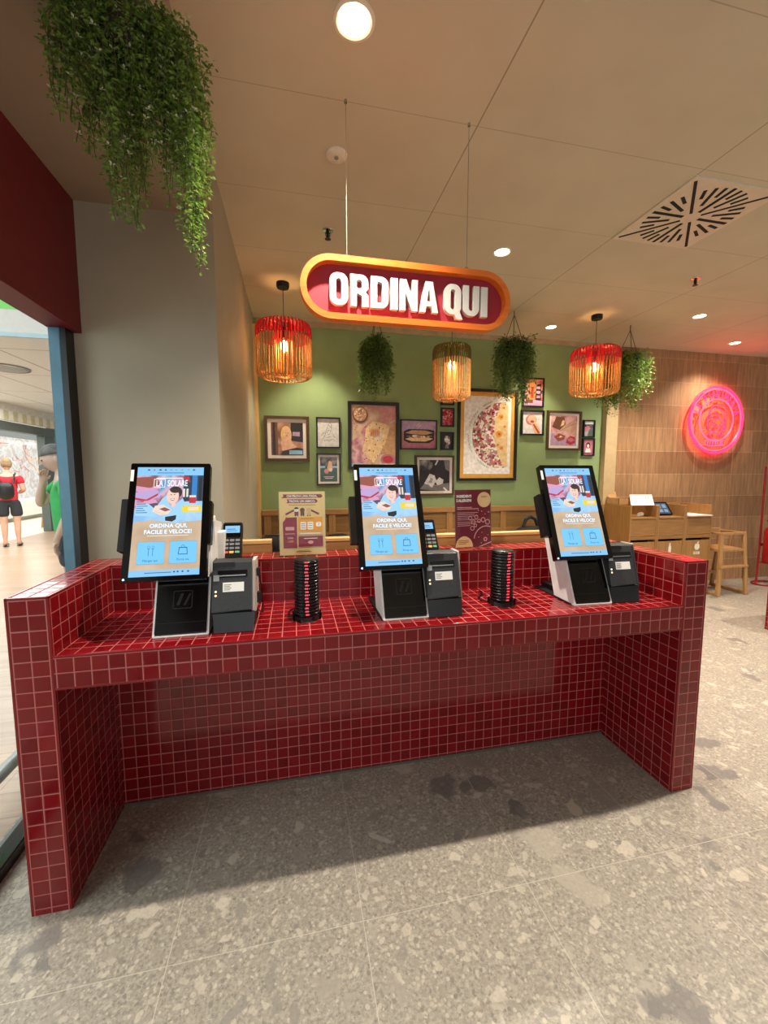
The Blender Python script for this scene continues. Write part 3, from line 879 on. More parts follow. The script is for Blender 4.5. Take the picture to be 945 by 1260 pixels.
placard((1.665, 0.520, H), R(6), 'dark red ingredients and allergens leaflet in a clear stand right of the middle kiosk', draw2, LC)

# ------------------------------------------------------------------ hanging sign
def stadium(x0, y0, x1, y1, n=20):
    r = (y1 - y0) / 2; cy = (y0 + y1) / 2
    return circ(x1 - r, cy, r, n=n, a0=-90, a1=90) + circ(x0 + r, cy, r, n=n, a0=90, a1=270)
sg = thing('hanging_sign', 'orange rimmed red pill-shaped hanging sign with raised white lettering above the counter', 'sign', (1.278, 0.41, 2.247))
M = frame((0, 0, 0), (1, 0, 0), (0, 0, 1))                # out of the sign is -Y
SIGN_OR = wood('orange_stained_wood', '#d9661a', '#ea7c28', 'X')
b = MB(); b.flat([stadium(-.478, -.131, .478, .131), stadium(-.452, -.105, .452, .105)[::-1]], M, -.01, 0, .048)
b.build('rim', SIGN_OR, sg, bevel=0.003)
b = MB(); b.flat([stadium(-.455, -.108, .455, .108)], M, -.008, 0, .008)
b.build('panel', mat('sign_red_panel', '#9c1f30', 0.6, var=.02), sg)
def glyph(ch):
    s = .24                       # stem width for a unit-high letter
    def rot(p, w):
        return p
    if ch == 'I':
        return .24, [[rect(0, 0, .24, 1)]]
    if ch in 'OQ':
        o = rrect(0, 0, .60, 1, .26, 8)
        if ch == 'Q':
            o = [(.30, 0), (.37, 0), (.44, -.15), (.67, -.15), (.555, .11), (.60, .20), (.60, .26)] + o[9:]
        return .60, [[o, rrect(.215, .17, .385, .83, .085, 6)[::-1]]]
    if ch == 'D':
        o = [(0, 0), (.30, 0)] + [(.34 + .26 * cos(R(a)), .26 + .26 * sin(R(a))) for a in range(-90, 1, 15)] + \
            [(.34 + .26 * cos(R(a)), .74 + .26 * sin(R(a))) for a in range(0, 91, 15)] + [(0, 1)]
        i = [(.215, .17), (.30, .17)] + [(.30 + .085 * cos(R(a)), .255 + .085 * sin(R(a))) for a in range(-90, 1, 30)] + \
            [(.30 + .085 * cos(R(a)), .745 + .085 * sin(R(a))) for a in range(0, 91, 30)] + [(.215, .83)]
        return .60, [[o, i[::-1]]]
    if ch == 'R':
        o = [(0, 0), (.215, 0), (.215, .40), (.27, .40), (.385, .34), (.385, 0), (.61, 0), (.60, .36), (.50, .47), (.60, .58)] + \
            [(.36 + .24 * cos(R(a)), .76 + .24 * sin(R(a))) for a in range(0, 91, 15)] + [(0, 1)]
        i = rrect(.215, .56, .385, .84, .07, 5)
        return .61, [[o, i[::-1]]]
    if ch == 'N':
        return .62, [[[(0, 0), (.195, 0), (.195, .58), (.41, 0), (.62, 0), (.62, 1), (.425, 1), (.425, .45), (.22, 1), (0, 1)]]]
    if ch == 'A':
        return .66, [[[(0, 0), (.205, 0), (.235, .20), (.425, .20), (.455, 0), (.66, 0), (.46, 1), (.20, 1)], [(.26, .36), (.33, .80), (.40, .36)][::-1]]]
    if ch == 'U':
        o = [(0, 1), (0, .26)] + [(.26 + .26 * cos(R(a)), .26 + .26 * sin(R(a))) for a in range(180, 271, 15)] + \
            [(.34 + .26 * cos(R(a)), .26 + .26 * sin(R(a))) for a in range(270, 361, 15)] + [(.60, 1), (.385, 1)] + \
            [(.385, .25), (.36, .19), (.30, .17), (.24, .19), (.215, .25), (.215, 1)]
        return .60, [[o]]
    return .18, []
SIGN_WH = mat('sign_white_letters', '#d6d3cb', 0.6, var=.01)
hgt = .128
x = 0.0; seq = []
for ch in 'ORDINA QUI':
    w, L = glyph(ch); seq.append((x, L)); x += (w + .075 if L else .16)
sc = .725 / (x - .075)
for gx, L in seq:
    if not L:
        continue
    b = MB()
    for loops in L:
        b.flat([[(-.355 + (gx + a) * sc, -.066 + c * hgt * 1.03) for a, c in lp] for lp in loops], M, 0.0, 0, .022)
    b.build('letter', SIGN_WH, sg)
for hxx in (-.279, .268):
    b = MB(); b.tube([(hxx, -.012, .134), (hxx, -.012, HC - 2.247)], .0016, 6)
    w_ = b.build('suspension_wire', mat('steel_wire', '#a89f8d', 0.4, metal=.6), sg)
    b = MB(); b.tube([(hxx + .008 * cos(a * pi / 8), -.012, .141 + .008 * sin(a * pi / 8)) for a in range(16)], .0022, 6, closed=True)
    b.build('eye_screw', CHROME, w_, smooth=True)
    b = MB(); b.cyl((hxx, -.012, HC - 2.247 - .012), (hxx, -.012, HC - 2.247 + .002), .006, n=12); b.build('ceiling_fixing', CHROME, w_)

# ------------------------------------------------------------------ bamboo pendant lamps
BAMBOO = mat('bamboo_rod', '#d39a58', 0.5, var=.12, scale=40)
BAM_RED = mat('red_bamboo_rod', '#c01526', 0.45, var=.1, scale=40)
BAM_OLV = mat('olive_bamboo_rod', '#5f5420', 0.5, var=.12, scale=40)
BULB = emit('warm_bulb', (1.0, .62, .25, 1), 28)
def pendant(label, loc, rad, ht, band, zlamp):
    """loc at the ceiling; zlamp = height of the lamp's bottom below the ceiling"""
    k = thing('pendant_lamp', label, 'lamp', loc, 0, 'bamboo pendant lamps')
    zb = -zlamp; zt = zb + ht; n = 46
    b = MB(); b.lathe([(0, 0), (.052, 0), (.052, -.03), (.047, -.04), (0, -.04)], 32); b.build('canopy', BLKMET, k, smooth=True)
    b = MB(); b.tube([(0, 0, -.04), (0, 0, zt - .03)], .0026, 6); b.build('cord', BLKMET, k)
    cut = zt - .27 * ht
    def prof(z):                                          # radius of the drum at a height
        f = (z - zb) / ht
        a = min(1, f / .10); c = min(1, (1 - f) / .12)
        return rad * (.80 + .20 * math.sqrt(max(0, 1 - (1 - a) ** 2))) * (.86 + .14 * math.sqrt(max(0, 1 - (1 - c) ** 2)))
    lo, hi = MB(), MB()
    for i in range(n):
        a = 2 * pi * i / n; d = Vector((cos(a), sin(a), 0))
        zz = [zb, zb + .02 * ht, zb + .06 * ht, zb + .12 * ht, zb + .45 * ht, cut]
        lo.tube([d * prof(z) + Vector((0, 0, z)) for z in zz], .0044, 5)
        zz = [cut, zt - .14 * ht, zt - .07 * ht, zt - .025 * ht, zt]
        hi.tube([d * prof(z) + Vector((0, 0, z)) for z in zz] + [d * (rad * .30) + Vector((0, 0, zt + .004))], .0052, 5)
    for r_, z in ((prof(zb), zb), (rad * .985, zb + .16 * ht)):
        lo.tube([(r_ * cos(2 * pi * i / 48), r_ * sin(2 * pi * i / 48), z) for i in range(48)], .003, 5, closed=True)
    for i in range(16):                                   # radial floor of the cage
        a = 2 * pi * i / 16; d = Vector((cos(a), sin(a), 0))
        lo.tube([d * prof(zb) + Vector((0, 0, zb)), d * rad * .24 + Vector((0, 0, zb + .004))], .0022, 5)
    hi.tube([(rad * cos(2 * pi * i / 48), rad * sin(2 * pi * i / 48), cut) for i in range(48)], .0032, 5, closed=True)
    lo.build('outer_cage', BAMBOO, k); hi.build('cage_band', band, k)
    li, hi2 = MB(), MB(); ri = rad * .36
    for i in range(22):
        a = 2 * pi * i / 22; d = Vector((cos(a), sin(a), 0))
        li.tube([d * ri * f + Vector((0, 0, z)) for f, z in ((.62, zb + .01), (.9, zb + .05 * ht), (1, zb + .14 * ht), (1, cut - .02))], .0062, 5)
        hi2.tube([d * ri + Vector((0, 0, cut - .02)), d * ri + Vector((0, 0, zt))], .0066, 5)
    li.tube([(ri * .62 * cos(2 * pi * i / 24), ri * .62 * sin(2 * pi * i / 24), zb + .01) for i in range(24)], .0035, 5, closed=True)
    li.build('inner_cage', BAMBOO, k); hi2.build('inner_band', band, k)
    b = MB(); b.cyl((0, 0, zt - .02), (0, 0, zt - .11), .02, n=16); b.build('lamp_holder', BLKMET, k, bevel=.002)
    zc = zt - .17
    b = MB(); b.ball((0, 0, zc), (.034, .034, .045), 16, 12); b.build('bulb', BULB, k, smooth=True)
    return k
pendant('red topped bamboo pendant lamp hanging leftmost by the side wall', (0.700, 2.156, HC), .222, .430, BAM_RED, .755)
pendant('olive topped taller bamboo pendant lamp hanging behind the sign', (2.200, 2.250, HC), .172, .475, BAM_OLV, .855)
pendant('red topped bamboo pendant lamp hanging on the right by the pier', (3.690, 2.218, HC), .225, .430, BAM_RED, .755)

# ------------------------------------------------------------------ hanging plants
LEAF_A = foliage_mat('leaf_bright', ['#4a6626', '#70903c', '#9bb45c'])
LEAF_B = foliage_mat('leaf_deep', ['#40592a', '#5f7d3a', '#86a255'])
FLOWER = mat('pale_flower', '#cfd6b0', 0.6, var=.1)
STEM = mat('brown_stem', '#57562e', 0.7, var=.15)
def leaf(b, p, d, up, L, W, m=0):
    d = d.normalized(); s = d.cross(up)
    s = s.normalized() if s.length > 1e-4 else d.orthogonal().normalized()
    n = s.cross(d)
    q = p + d * L
    mid = p + d * L * .5 + n * L * .08
    b.raw([p, mid + s * W, q, mid - s * W], [(0, 1, 2), (0, 2, 3)], m)
def vines(rg, paths, step, L, W, spread, flower=0.0):
    lf, st, fl = MB(), MB(), MB()
    for pts in paths:
        st.tube(pts, .0012, 4)
        for a, c in zip(pts, pts[1:]):
            a, c = Vector(a), Vector(c); seg = (c - a); n = max(1, int(seg.length / step))
            for i in range(n):
                p = a + seg * (i / n)
                for k_ in range(3):
                    ang = rg.uniform(0, 2 * pi)
                    out = Vector((cos(ang), sin(ang), rg.uniform(-.9, .55)))
                    o = p + out * rg.uniform(0, spread)
                    sz = rg.uniform(.7, 1.3)
                    if rg.random() < flower:
                        for q in range(3):
                            leaf(fl, o, Vector((cos(ang + q * 2.1), sin(ang + q * 2.1), .3)), Vector((0, 0, 1)), L * .8, W * .9)
                    else:
                        leaf(lf, o, out + Vector((0, 0, -.25)), Vector((rg.uniform(-.5, .5), rg.uniform(-.5, .5), 1)), L * sz, W * sz)
    return lf, st, fl
def droop(rg, p0, out, length, wig):
    """a strand that leaves p0 outwards and then hangs down"""
    pts = [Vector(p0)]; p = Vector(p0); n = max(4, int(length / .045))
    h = Vector((out[0], out[1], 0)); s = length / n
    for i in range(n):
        f = i / n
        v = h * max(0, (1 - f * 3.2)) + Vector((rg.uniform(-wig, wig), rg.uniform(-wig, wig), -0.25 - 1.1 * min(1, f * 4)))
        p = p + v.normalized() * s; pts.append(p.copy())
    return pts
rg = random.Random(11)
big = thing('hanging_plant', 'large trailing green plant with pale flowers hanging under the left soffit in the foreground', 'plant', (0.325, -0.06, HS))
paths = []
# (x, lowest z, count, half width): the clumps of strands seen against the soffit and column
for cx, zl, cnt, hw in ((-.150, -.27, 17, .035), (-.075, -.25, 15, .05), (-.025, -.50, 15, .030), (.005, -.38, 14, .04), (.100, -.42, 18, .04), (.155, -.59, 20, .022), (.175, -.40, 22, .032), (.07, -.25, 20, .07), (.02, -.2, 26, .17), (.17, -.24, 14, .04)):
    cx, zl = cx * .946, zl * .946 - .068
    for i in range(cnt):
        x0 = rg.gauss(cx * .75, .03); y0 = rg.uniform(-.09, .09)
        L_ = (-.02 - zl) * rg.uniform(.5, 1.0)
        tx = cx + rg.uniform(-hw, hw)
        n = max(5, int(L_ / .04)); pts = []
        ph = rg.uniform(0, 6)
        for j in range(n + 1):
            f = j / n
            k_ = min(1, f * 2.4)
            taper = 1 - .55 * max(0, f - .5)
            xx = x0 + (cx + (tx - cx) * taper - x0) * k_ + .006 * sin(ph + f * 9)
            pts.append((xx, y0 * (1 + .5 * k_ - .7 * f), -.03 - L_ * f))
        paths.append(pts)
lf, st, fl = vines(rg, paths, .0080, .0138, .0040, .017, .025)
lf.build('foliage', LEAF_A, big); st.build('stems', STEM, big); fl.build('flowers', FLOWER, big)
b = MB(); b.lathe([(.0, -.11), (.05, -.11), (.07, -.02), (.075, -.02), (.075, -.015), (.0, -.015)], 28); b.build('basket', mat('dark_basket', '#3a2c1c', .8), big)
b = MB(); b.cyl((0, 0, -.02), (0, 0, 0.0), .012, n=12); b.build('ceiling_hook', BLKMET, big)
def hanging_basket(label, loc, ztop, ht, rad, seed, tail=None, leafm=LEAF_B, n=70):
    r_ = random.Random(seed)
    k = thing('hanging_plant', label, 'plant', loc, 0, 'hanging plants at the back wall')
    paths = []
    for i in range(n):
        a = r_.uniform(0, 2 * pi); L_ = ht * r_.uniform(.45, 1.02)
        out = (cos(a) * 1.6, sin(a) * 1.6)
        p0 = (cos(a) * rad * r_.uniform(.1, .6), sin(a) * rad * r_.uniform(.1, .6), ztop - .02 - r_.uniform(0, .05))
        if tail and i % 3 == 0:
            p0 = (tail * rad + r_.uniform(-.3, .3) * rad, p0[1], p0[2]); L_ = ht * r_.uniform(.9, 1.25)
        pts = droop(r_, p0, out, L_, .22)
        if i % 4 == 0:
            pts = [Vector((p0[0] * .8, p0[1] * .8, ztop - .03)), Vector((p0[0] * 1.1, p0[1] * 1.1, ztop + .02)), Vector((p0[0] * 1.6, p0[1] * 1.6, ztop + .015))] + [p + Vector((0, 0, .02)) for p in pts[2:]]
        paths.append([Vector((p.x if abs(p.x) < rad else math.copysign(rad, p.x) * r_.uniform(.8, 1.02), p.y, p.z)) for p in pts])
    lf, st, fl = vines(r_, paths, .0155, .030, .0078, .026)
    lf.build('foliage', leafm, k); st.build('stems', STEM, k)
    b = MB(); b.lathe([(0, ztop - .15), (rad * .42, ztop - .15), (rad * .6, ztop - .03), (rad * .62, ztop - .03), (0, ztop - .035)], 20)
    b.build('pot', mat('dark_pot', '#2c2a22', .7), k)
    zk = ztop + .24 if ztop + .24 < -.02 else -.02
    for a in (0, 120, 240):
        b = MB(); b.tube([(rad * .58 * cos(R(a)), rad * .58 * sin(R(a)), ztop - .03), (0, 0, zk)], .0035, 5); b.build('hanger_cord', STEM, k)
    b = MB(); b.tube([(0, 0, zk), (0, 0, 0.0)], .004, 6); b.build('hook', BLKMET, k)
hanging_basket('narrow trailing green plant hanging below the middle of the sign', (1.500, 2.30, HC), -.34, .52, .125, 3, n=78)
hanging_basket('bushy green plant hanging on cords right of the olive topped lamp', (2.844, 2.294, HC), -.27, .52, .19, 5, tail=.25, leafm=LEAF_B, n=80)
hanging_basket('bushy green plant hanging on cords at the far right beside the plaster pier', (4.22, 2.374, HC), -.29, .56, .20, 9, tail=-.4, leafm=LEAF_A, n=80)

# ------------------------------------------------------------------ ceiling fittings
GLOW = emit('lamp_glow', (1.0, .80, .52, 1), 22)
LAMP_WHITE = mat('white_fitting', '#e9e0cf', 0.4)
def downlight(label, x, y, z=HC, r=.055):
    k = thing('downlight', label, 'ceiling light', (x, y, z), 0, 'recessed ceiling lights')
    b = MB(); b.lathe([(r * 1.0, .03), (r, -.002), (r * 1.12, -.006), (r * 1.3, -.004), (r * 1.32, 0.0)], 32); b.build('ring', LAMP_WHITE, k, smooth=True)
    b = MB(); b.lathe([(0, -.001), (r * .99, -.001), (r * .99, .004), (0, .004)], 32); b.build('lens', GLOW, k)
    return k
downlight('bright round downlight in the ceiling near the top of the view', 0.991, 0.091)
downlight('round downlight in the ceiling right of the hanging sign', 2.210, 1.344, r=.048)
downlight('round downlight above the green wall between two pendant lamps', 3.444, 2.600, r=.048)
downlight('round downlight on the right, nearer than the one above the neon sign', 4.688, 2.020, r=.05)
downlight('round downlight in the pink lit ceiling above the neon sign', 5.900, 2.620, r=.05)
downlight('round downlight hidden behind the hanging sign near the green wall', 0.98, 2.55, r=.048)

k = thing('air_diffuser', 'square white ceiling air diffuser with dark radiating slots', 'vent', (3.118, 0.735, HC))
b = MB(); b.box(-.292, .292, -.292, .292, -.010, 0.006); b.build('plate', mat('diffuser_white', '#d9ccb6', .5, var=.02), k, bevel=.003)
b = MB()
for i in range(32):
    a = 2 * pi * i / 32 + pi / 4
    if i % 8 == 0: r0, r1, w = .05, .375, .008
    elif i % 4 == 0: r0, r1, w = .055, .265, .010
    elif i % 2 == 0: r0, r1, w = .115, .265, .009
    else: r0, r1, w = .185, .262, .009
    M2 = Matrix.Rotation(a, 4, 'Z')
    b.hexa([M2 @ Vector(q) for q in ((r0, -w, -.0115), (r1, -w, -.0115), (r1, w, -.0115), (r0, w, -.0115), (r0, -w, -.005), (r1, -w, -.005), (r1, w, -.005), (r0, w, -.005))])
b.build('louvre', mat('slot_dark', '#15110e', .8), k)
k = thing('smoke_detector', 'round white ceiling detector left of the sign wire', 'detector', (0.991, 0.70, HC))
b = MB(); b.lathe([(0, -.012), (.012, -.014), (.045, -.012), (.052, -.006), (.052, 0)], 32); b.build('body', LAMP_WHITE, k, smooth=True)
b = MB(); b.cyl((0, 0, -.018), (0, 0, -.012), .011, n=16); b.build('sensor', CHROME, k)
def sprinkler(label, x, y):
    k = thing('sprinkler', label, 'sprinkler', (x, y, HC), 0, 'ceiling sprinklers')
    b = MB(); b.lathe([(0, -.004), (.032, -.004), (.036, 0), (.036, .005), (0, .005)], 24); b.build('rosette', CHROME, k, smooth=True)
    b = MB(); b.cyl((0, 0, -.045), (0, 0, -.004), .009, n=12); b.cyl((0, 0, -.052), (0, 0, -.046), .02, .016, n=12)
    b.tube([(-.012, 0, -.01), (-.014, 0, -.03), (0, 0, -.046), (.014, 0, -.03), (.012, 0, -.01)], .003, 6)
    b.build('head', BLKMET, k)
sprinkler('small dark sprinkler in the ceiling left of the hanging sign', 1.000, 1.345)
sprinkler('small dark sprinkler in the ceiling below the air diffuser', 3.907, 1.386)

# ------------------------------------------------------------------ framed pictures on the green wall
FR_BLACK = mat('black_frame', '#141212', .35, var=.08); FR_BROWN = wood('brown_frame', '#3f2a1c', '#583b26', 'X')
MATB = mat('picture_mat', '#e7dfd5', .5, var=.01)
PC = {n: mat('print_' + n, c, .3, var=.08, scale=30) for n, c in (
    ('cream', '#e3d6c6'), ('pink', '#cf8f8c'), ('rose', '#b9707e'), ('rust', '#9a4a30'), ('tan', '#c79a6c'), ('skin', '#dfae8e'), ('blond', '#dcb77c'),
    ('dark', '#2b211f'), ('grey', '#7d7a78'), ('pale', '#d5d3d2'), ('orange', '#e08a3c'), ('yellow', '#d99b34'), ('red', '#b3323c'), ('blue', '#8fb7d6'),
    ('brown', '#6d4630'), ('white', '#efe9e2'), ('lilac', '#b596b4'), ('bread', '#e8c692'), ('teal', '#49605c'), ('ink', '#4a4446'))}
PN = list(PC)
PX = {'meat': photo_mat('print_filling', ['#a3455a', '#e7d6c0', '#8f2c40', '#efe4d2', '#c77f83', '#8d9a6a', '#f1e9dc', '#b5616c'], 34),
      'warm': photo_mat('print_warm', ['#3a241c', '#8a5a40', '#c99674', '#6d4030'], 9, kind='noise'),
      'rosy': photo_mat('print_rosy', ['#8f4a56', '#c98a90', '#e2b7b3', '#a5616a'], 14, kind='noise'),
      'mono': photo_mat('print_mono', ['#1d1a1a', '#3b3736', '#8d8885', '#c9c4c0'], 13, kind='noise'),
      'street': photo_mat('print_street', ['#7d3a36', '#d1705c', '#e0a08a', '#5d4a6a'], 24, kind='noise'),
      'tomato': photo_mat('print_tomato', ['#a02a34', '#c85058', '#7c1c28', '#dd8d88'], 60),
      'board': photo_mat('print_board', ['#e2cdb6', '#d2b294', '#c58f83', '#e9dccb'], 12, kind='noise'),
      'flower': photo_mat('print_flower', ['#c9c6c4', '#6d6566', '#b0636c', '#e3e0dd'], 45)}
PALL = PN + list(PX)
PM = [PC[n] for n in PN] + [PX[n] for n in PX]
def picture(label, x0, z1, w, h, fw, frame_m, draw, mat_w=0.0, matc=MATB, depth=.028):
    k = thing('picture_frame', label, 'picture', (x0 + w / 2, YW - .004, z1 - h / 2), 0, 'framed pictures on the green wall')
    M = frame((0, 0, 0), (1, 0, 0), (0, 0, 1))
    b = MB(); b.flat([rect(-w / 2, -h / 2, w / 2, h / 2), rect(-w / 2 + fw, -h / 2 + fw, w / 2 - fw, h / 2 - fw)[::-1]], M, -.004, 0, depth)
    b.build('frame', frame_m, k, bevel=.002)
    b = MB(); b.flat([rect(-w / 2 + fw * .6, -h / 2 + fw * .6, w / 2 - fw * .6, h / 2 - fw * .6)], M, -.003, 0, .012); b.build('mount', matc, k)
    pw, ph = w / 2 - fw - mat_w, h / 2 - fw - mat_w
    b = MB(); lay = [.0095]
    def put(pts, m, hole=None):                            # unit square, y up
        lay[0] += .0001
        f = lambda L: [(-pw + 2 * pw * min(1, max(0, a)), -ph + 2 * ph * min(1, max(0, c))) for a, c in L]
        b.flat([f(pts)] + ([f(hole)] if hole else []), M, lay[0], PALL.index(m))
    def line(pts, wd, m):
        lay[0] += .0001
        for (a, c), (a2, c2) in zip(pts, pts[1:]):
            p, q = Vector((-pw + 2 * pw * a, -ph + 2 * ph * c)), Vector((-pw + 2 * pw * a2, -ph + 2 * ph * c2))
            n = (q - p).orthogonal().normalized() * wd
            b.flat([[tuple(p - n), tuple(q - n), tuple(q + n), tuple(p + n)]], M, lay[0], PALL.index(m))
    draw(put, line)
    b.build('print', PM, k)
C = circ
def d_woman(put, line):
    put(rect(0, 0, 1, 1), 'warm'); put([(0, 0), (.22, 0), (.2, 1), (0, 1)], 'brown'); put([(.05, 0), (.14, 0), (.12, 1), (.06, 1)], 'dark')
    put([(.58, .45), (1, .4), (1, 1), (.62, 1)], 'dark'); put([(.66, .60), (.9, .58), (.9, .72), (.68, .72)], 'lilac')
    put(C(.47, .62, .17, .28, 20), 'blond'); put([(.34, .5), (.62, .5), (.66, .28), (.34, .26)], 'blond')
    put(C(.49, .66, .095, .14, 18), 'skin'); put(C(.455, .69, .014, .012, 8), 'dark'); put(C(.525, .685, .014, .012, 8), 'dark'); put(C(.49, .60, .03, .012, 10), 'red')
    put([(.30, .40), (.45, .52), (.58, .50), (.74, .30), (.78, .14), (.34, .12)], 'skin'); put([(.34, .20), (.70, .34), (.82, .24), (.4, .06)], 'skin')
    put([(.28, .0), (1, 0), (1, .20), (.80, .24), (.34, .13)], 'dark'); put(rect(.56, .03, .98, .15), 'blue')
def d_line(put, line):
    put(rect(0, 0, 1, 1), 'pale')
    line([(.2, .25), (.35, .42), (.42, .62), (.5, .78), (.58, .88), (.66, .78), (.62, .62), (.72, .45), (.8, .32)], .0016, 'ink')
    line([(.3, .2), (.42, .26), (.55, .22), (.7, .28), (.8, .24)], .0016, 'ink'); line([(.46, .5), (.5, .6), (.6, .58), (.58, .46), (.48, .44), (.46, .5)], .0014, 'ink')
    line([(.16, .38), (.28, .5), (.38, .48)], .0014, 'ink'); line([(.52, .78), (.6, .7), (.66, .78)], .0014, 'ink'); line([(.38, .32), (.52, .34), (.64, .38)], .0014, 'ink')
def d_small(put, line):
    put(rect(0, 0, 1, 1), 'teal'); put(rect(0, .55, 1, 1), 'mono'); put([(.4, .55), (.52, .85), (.68, .8), (.74, .5), (.5, .42)], 'skin')
    put(C(.36, .42, .14, .1, 14), 'pink'); put(C(.62, .48, .09, .08, 14), 'pale'); put(rect(.0, .55, .3, .64), 'blue'); put(rect(.7, .56, 1, .64), 'blue')
    for y, a, c in ((.18, .2, .8), (.12, .28, .72)): put(rect(a, y, c, y + .03), 'pale')
def d_food(put, line):
    put(rect(0, 0, 1, 1), 'board'); put([(.55, 1), (.75, .7), (1, .78), (1, 1)], 'pink'); put([(.62, .3), (.95, .75), (1, .72), (1, .2), (.8, .12)], 'tan')
    put([(0, .42), (.22, .5), (.40, .34), (.36, .05), (.1, 0), (0, .02)], 'rosy'); put([(.2, .56), (.34, .7), (.44, .66), (.3, .46)], 'rosy')
    put([(.32, .62), (.48, .74), (.78, .70), (.86, .64), (.78, .42), (.62, .2), (.5, .06), (.38, .14), (.24, .26), (.3, .42)], 'bread')
    put([(.44, .5), (.50, .62), (.68, .60), (.66, .46), (.56, .42)], 'cream')
    r_ = random.Random(4)
    for i in range(46):
        a, c = r_.uniform(.28, .78), r_.uniform(.1, .7)
        put(C(a, c, r_.uniform(.008, .02), r_.uniform(.006, .014), 7), r_.choice(['rust', 'red', 'brown', 'cream']))
    for i in range(7): line([(.43 + .03 * i, .5), (.44 + .03 * i, .62)], .004, 'orange')
    put(C(.20, .84, .17, .13, 24), 'brown'); put(C(.20, .85, .145, .11, 24), 'tan')
    for i in range(34):
        a = r_.uniform(0, 6.28); q = r_.uniform(0, .9)
        put(C(.20 + .13 * q * cos(a), .85 + .1 * q * sin(a), .016, .012, 8), r_.choice(['cream', 'white', 'rust']))
    put(C(.82, .12, .17, .09, 22), 'rose'); put(C(.82, .12, .12, .06, 22), 'red'); put(rect(.0, .0, .26, .05), 'blue'); put(rect(.62, .02, .95, .05), 'pale')
    for i in range(6): put(C(.08 + .02 * (i % 3), .6 + .03 * i, .012, .009, 7), 'rust')
def d_pink(put, line):
    put(rect(0, 0, 1, 1), 'rose'); put(rect(0, .62, 1, 1), 'lilac')
    put([(.06, .3), (.2, .2), (.8, .2), (.95, .32), (.95, .66), (.8, .70), (.2, .70), (.07, .62)], 'dark')
    put([(.1, .34), (.3, .26), (.7, .26), (.92, .36), (.7, .44), (.3, .42)], 'bread'); put([(.1, .56), (.3, .66), (.7, .66), (.92, .58), (.7, .5), (.3, .52)], 'tan')
    put([(.14, .44), (.4, .5), (.7, .46), (.9, .46), (.7, .40), (.35, .38)], 'meat')
    for a, c, d in ((.5, .9, .02), (.46, .84, .02), (.55, .84, .02), (.5, .8, .02)): line([(a - d, c - .04), (a + d, c + .04)], .003, 'bread')
def d_tom(put, line): put(rect(0, 0, 1, 1), 'tomato')
def d_c1(put, line): put(rect(0, 0, 1, 1), 'rosy'); put([(0, 0), (1, 0), (1, .5), (.5, .7), (0, .4)], 'tan')
def d_flw(put, line):
    put(rect(0, 0, 1, 1), 'dark'); put(C(.5, .62, .26, .24, 14), 'flower'); put(C(.62, .42, .2, .2, 14), 'flower'); put([(.3, 0), (.7, 0), (.62, .3), (.42, .3)], 'grey')
def d_bw(put, line):
    put(rect(0, 0, 1, 1), 'dark'); put(C(.2, .84, .24, .2, 16), 'mono'); put([(.02, .06), (.4, .02), (.98, 0), (.98, .26), (.55, .2), (.2, .28)], 'grey')
    put([(.16, .24), (.34, .56), (.5, .5), (.56, .34), (.42, .1), (.3, .2)], 'pale'); put([(.52, .3), (.66, .44), (.8, .36), (.78, .24), (.6, .18)], 'pale')
    put([(.3, .28), (.38, .44), (.46, .38), (.4, .24)], 'mono'); put([(.8, 1), (.86, .7), (1, .62), (1, 1)], 'grey'); put([(.82, .12), (.94, .0), (.88, .0), (.78, .1)], 'white')
    put([(.5, .84), (.58, 1), (.62, .98), (.55, .84)], 'pale')
def d_big(put, line):
    put(rect(0, 0, 1, 1), 'white')
    arc = [(.88 + .72 * cos(R(a)), .5 + .44 * sin(R(a))) for a in range(108, 253, 8)]
    put([(.80, .93)] + [(max(.18, x_), y_) for x_, y_ in arc] + [(.86, .08), (.92, .10), (.66, .5)], 'meat')
    put([(.80, .94), (.93, .90), (.93, .10), (.86, .09), (.74, .24), (.63, .48), (.66, .72)], 'bread')
    put([(.74, .24), (.86, .08), (.5, .12), (.36, .2)], 'meat')
    r_ = random.Random(8)
    for a, c, s in ((.78, .74, .06), (.74, .52, .07), (.80, .34, .04), (.72, .38, .03), (.86, .62, .03), (.83, .86, .03)):
        put(C(a, c, s, s * .62, 12), 'yellow'); put(C(a, c, s * .6, s * .36, 10), 'orange'); put(C(a + .01, c, s * .3, s * .2, 8), 'rust')
    for i in range(90):
        a = R(r_.uniform(112, 250)); q = r_.uniform(.42, .70)
        put(C(max(.2, .88 + q * cos(a)), .5 + q * .61 * sin(a), r_.uniform(.012, .028), r_.uniform(.007, .016), 6), r_.choice(['white', 'cream', 'rose', 'red', 'white', 'tan']))
    for a0, a1 in ((112, 128), (138, 168), (178, 208), (222, 244)):      # handwriting that follows the round edge
        pts = []
        for i in range(22):
            a = R(a0 + (a1 - a0) * i / 21); q = .80 + .018 * sin(i * 2.2)
            pts.append((.88 + q * cos(a) * 1.0, .5 + q * .585 * sin(a)))
        line([(max(.03, x_), y_) for x_, y_ in pts], .0016, 'ink')
def d_street(put, line):
    put(rect(0, 0, 1, 1), 'street'); put([(.05, .3), (.3, .3), (.3, .9), (.05, .8)], 'pink'); put([(.3, .2), (.6, .25), (.58, .96), (.32, .92)], 'orange')
    put([(.38, .3), (.52, .3), (.52, .7), (.38, .7)], 'red'); put([(.64, .2), (.92, .16), (.92, .86), (.66, .8)], 'dark')
    for i in range(3): put(rect(.68, .3 + .17 * i, .88, .4 + .17 * i), 'lilac')
    put([(0, 0), (1, 0), (1, .2), (0, .26)], 'lilac'); put(rect(.1, .1, .5, .24), 'brown')
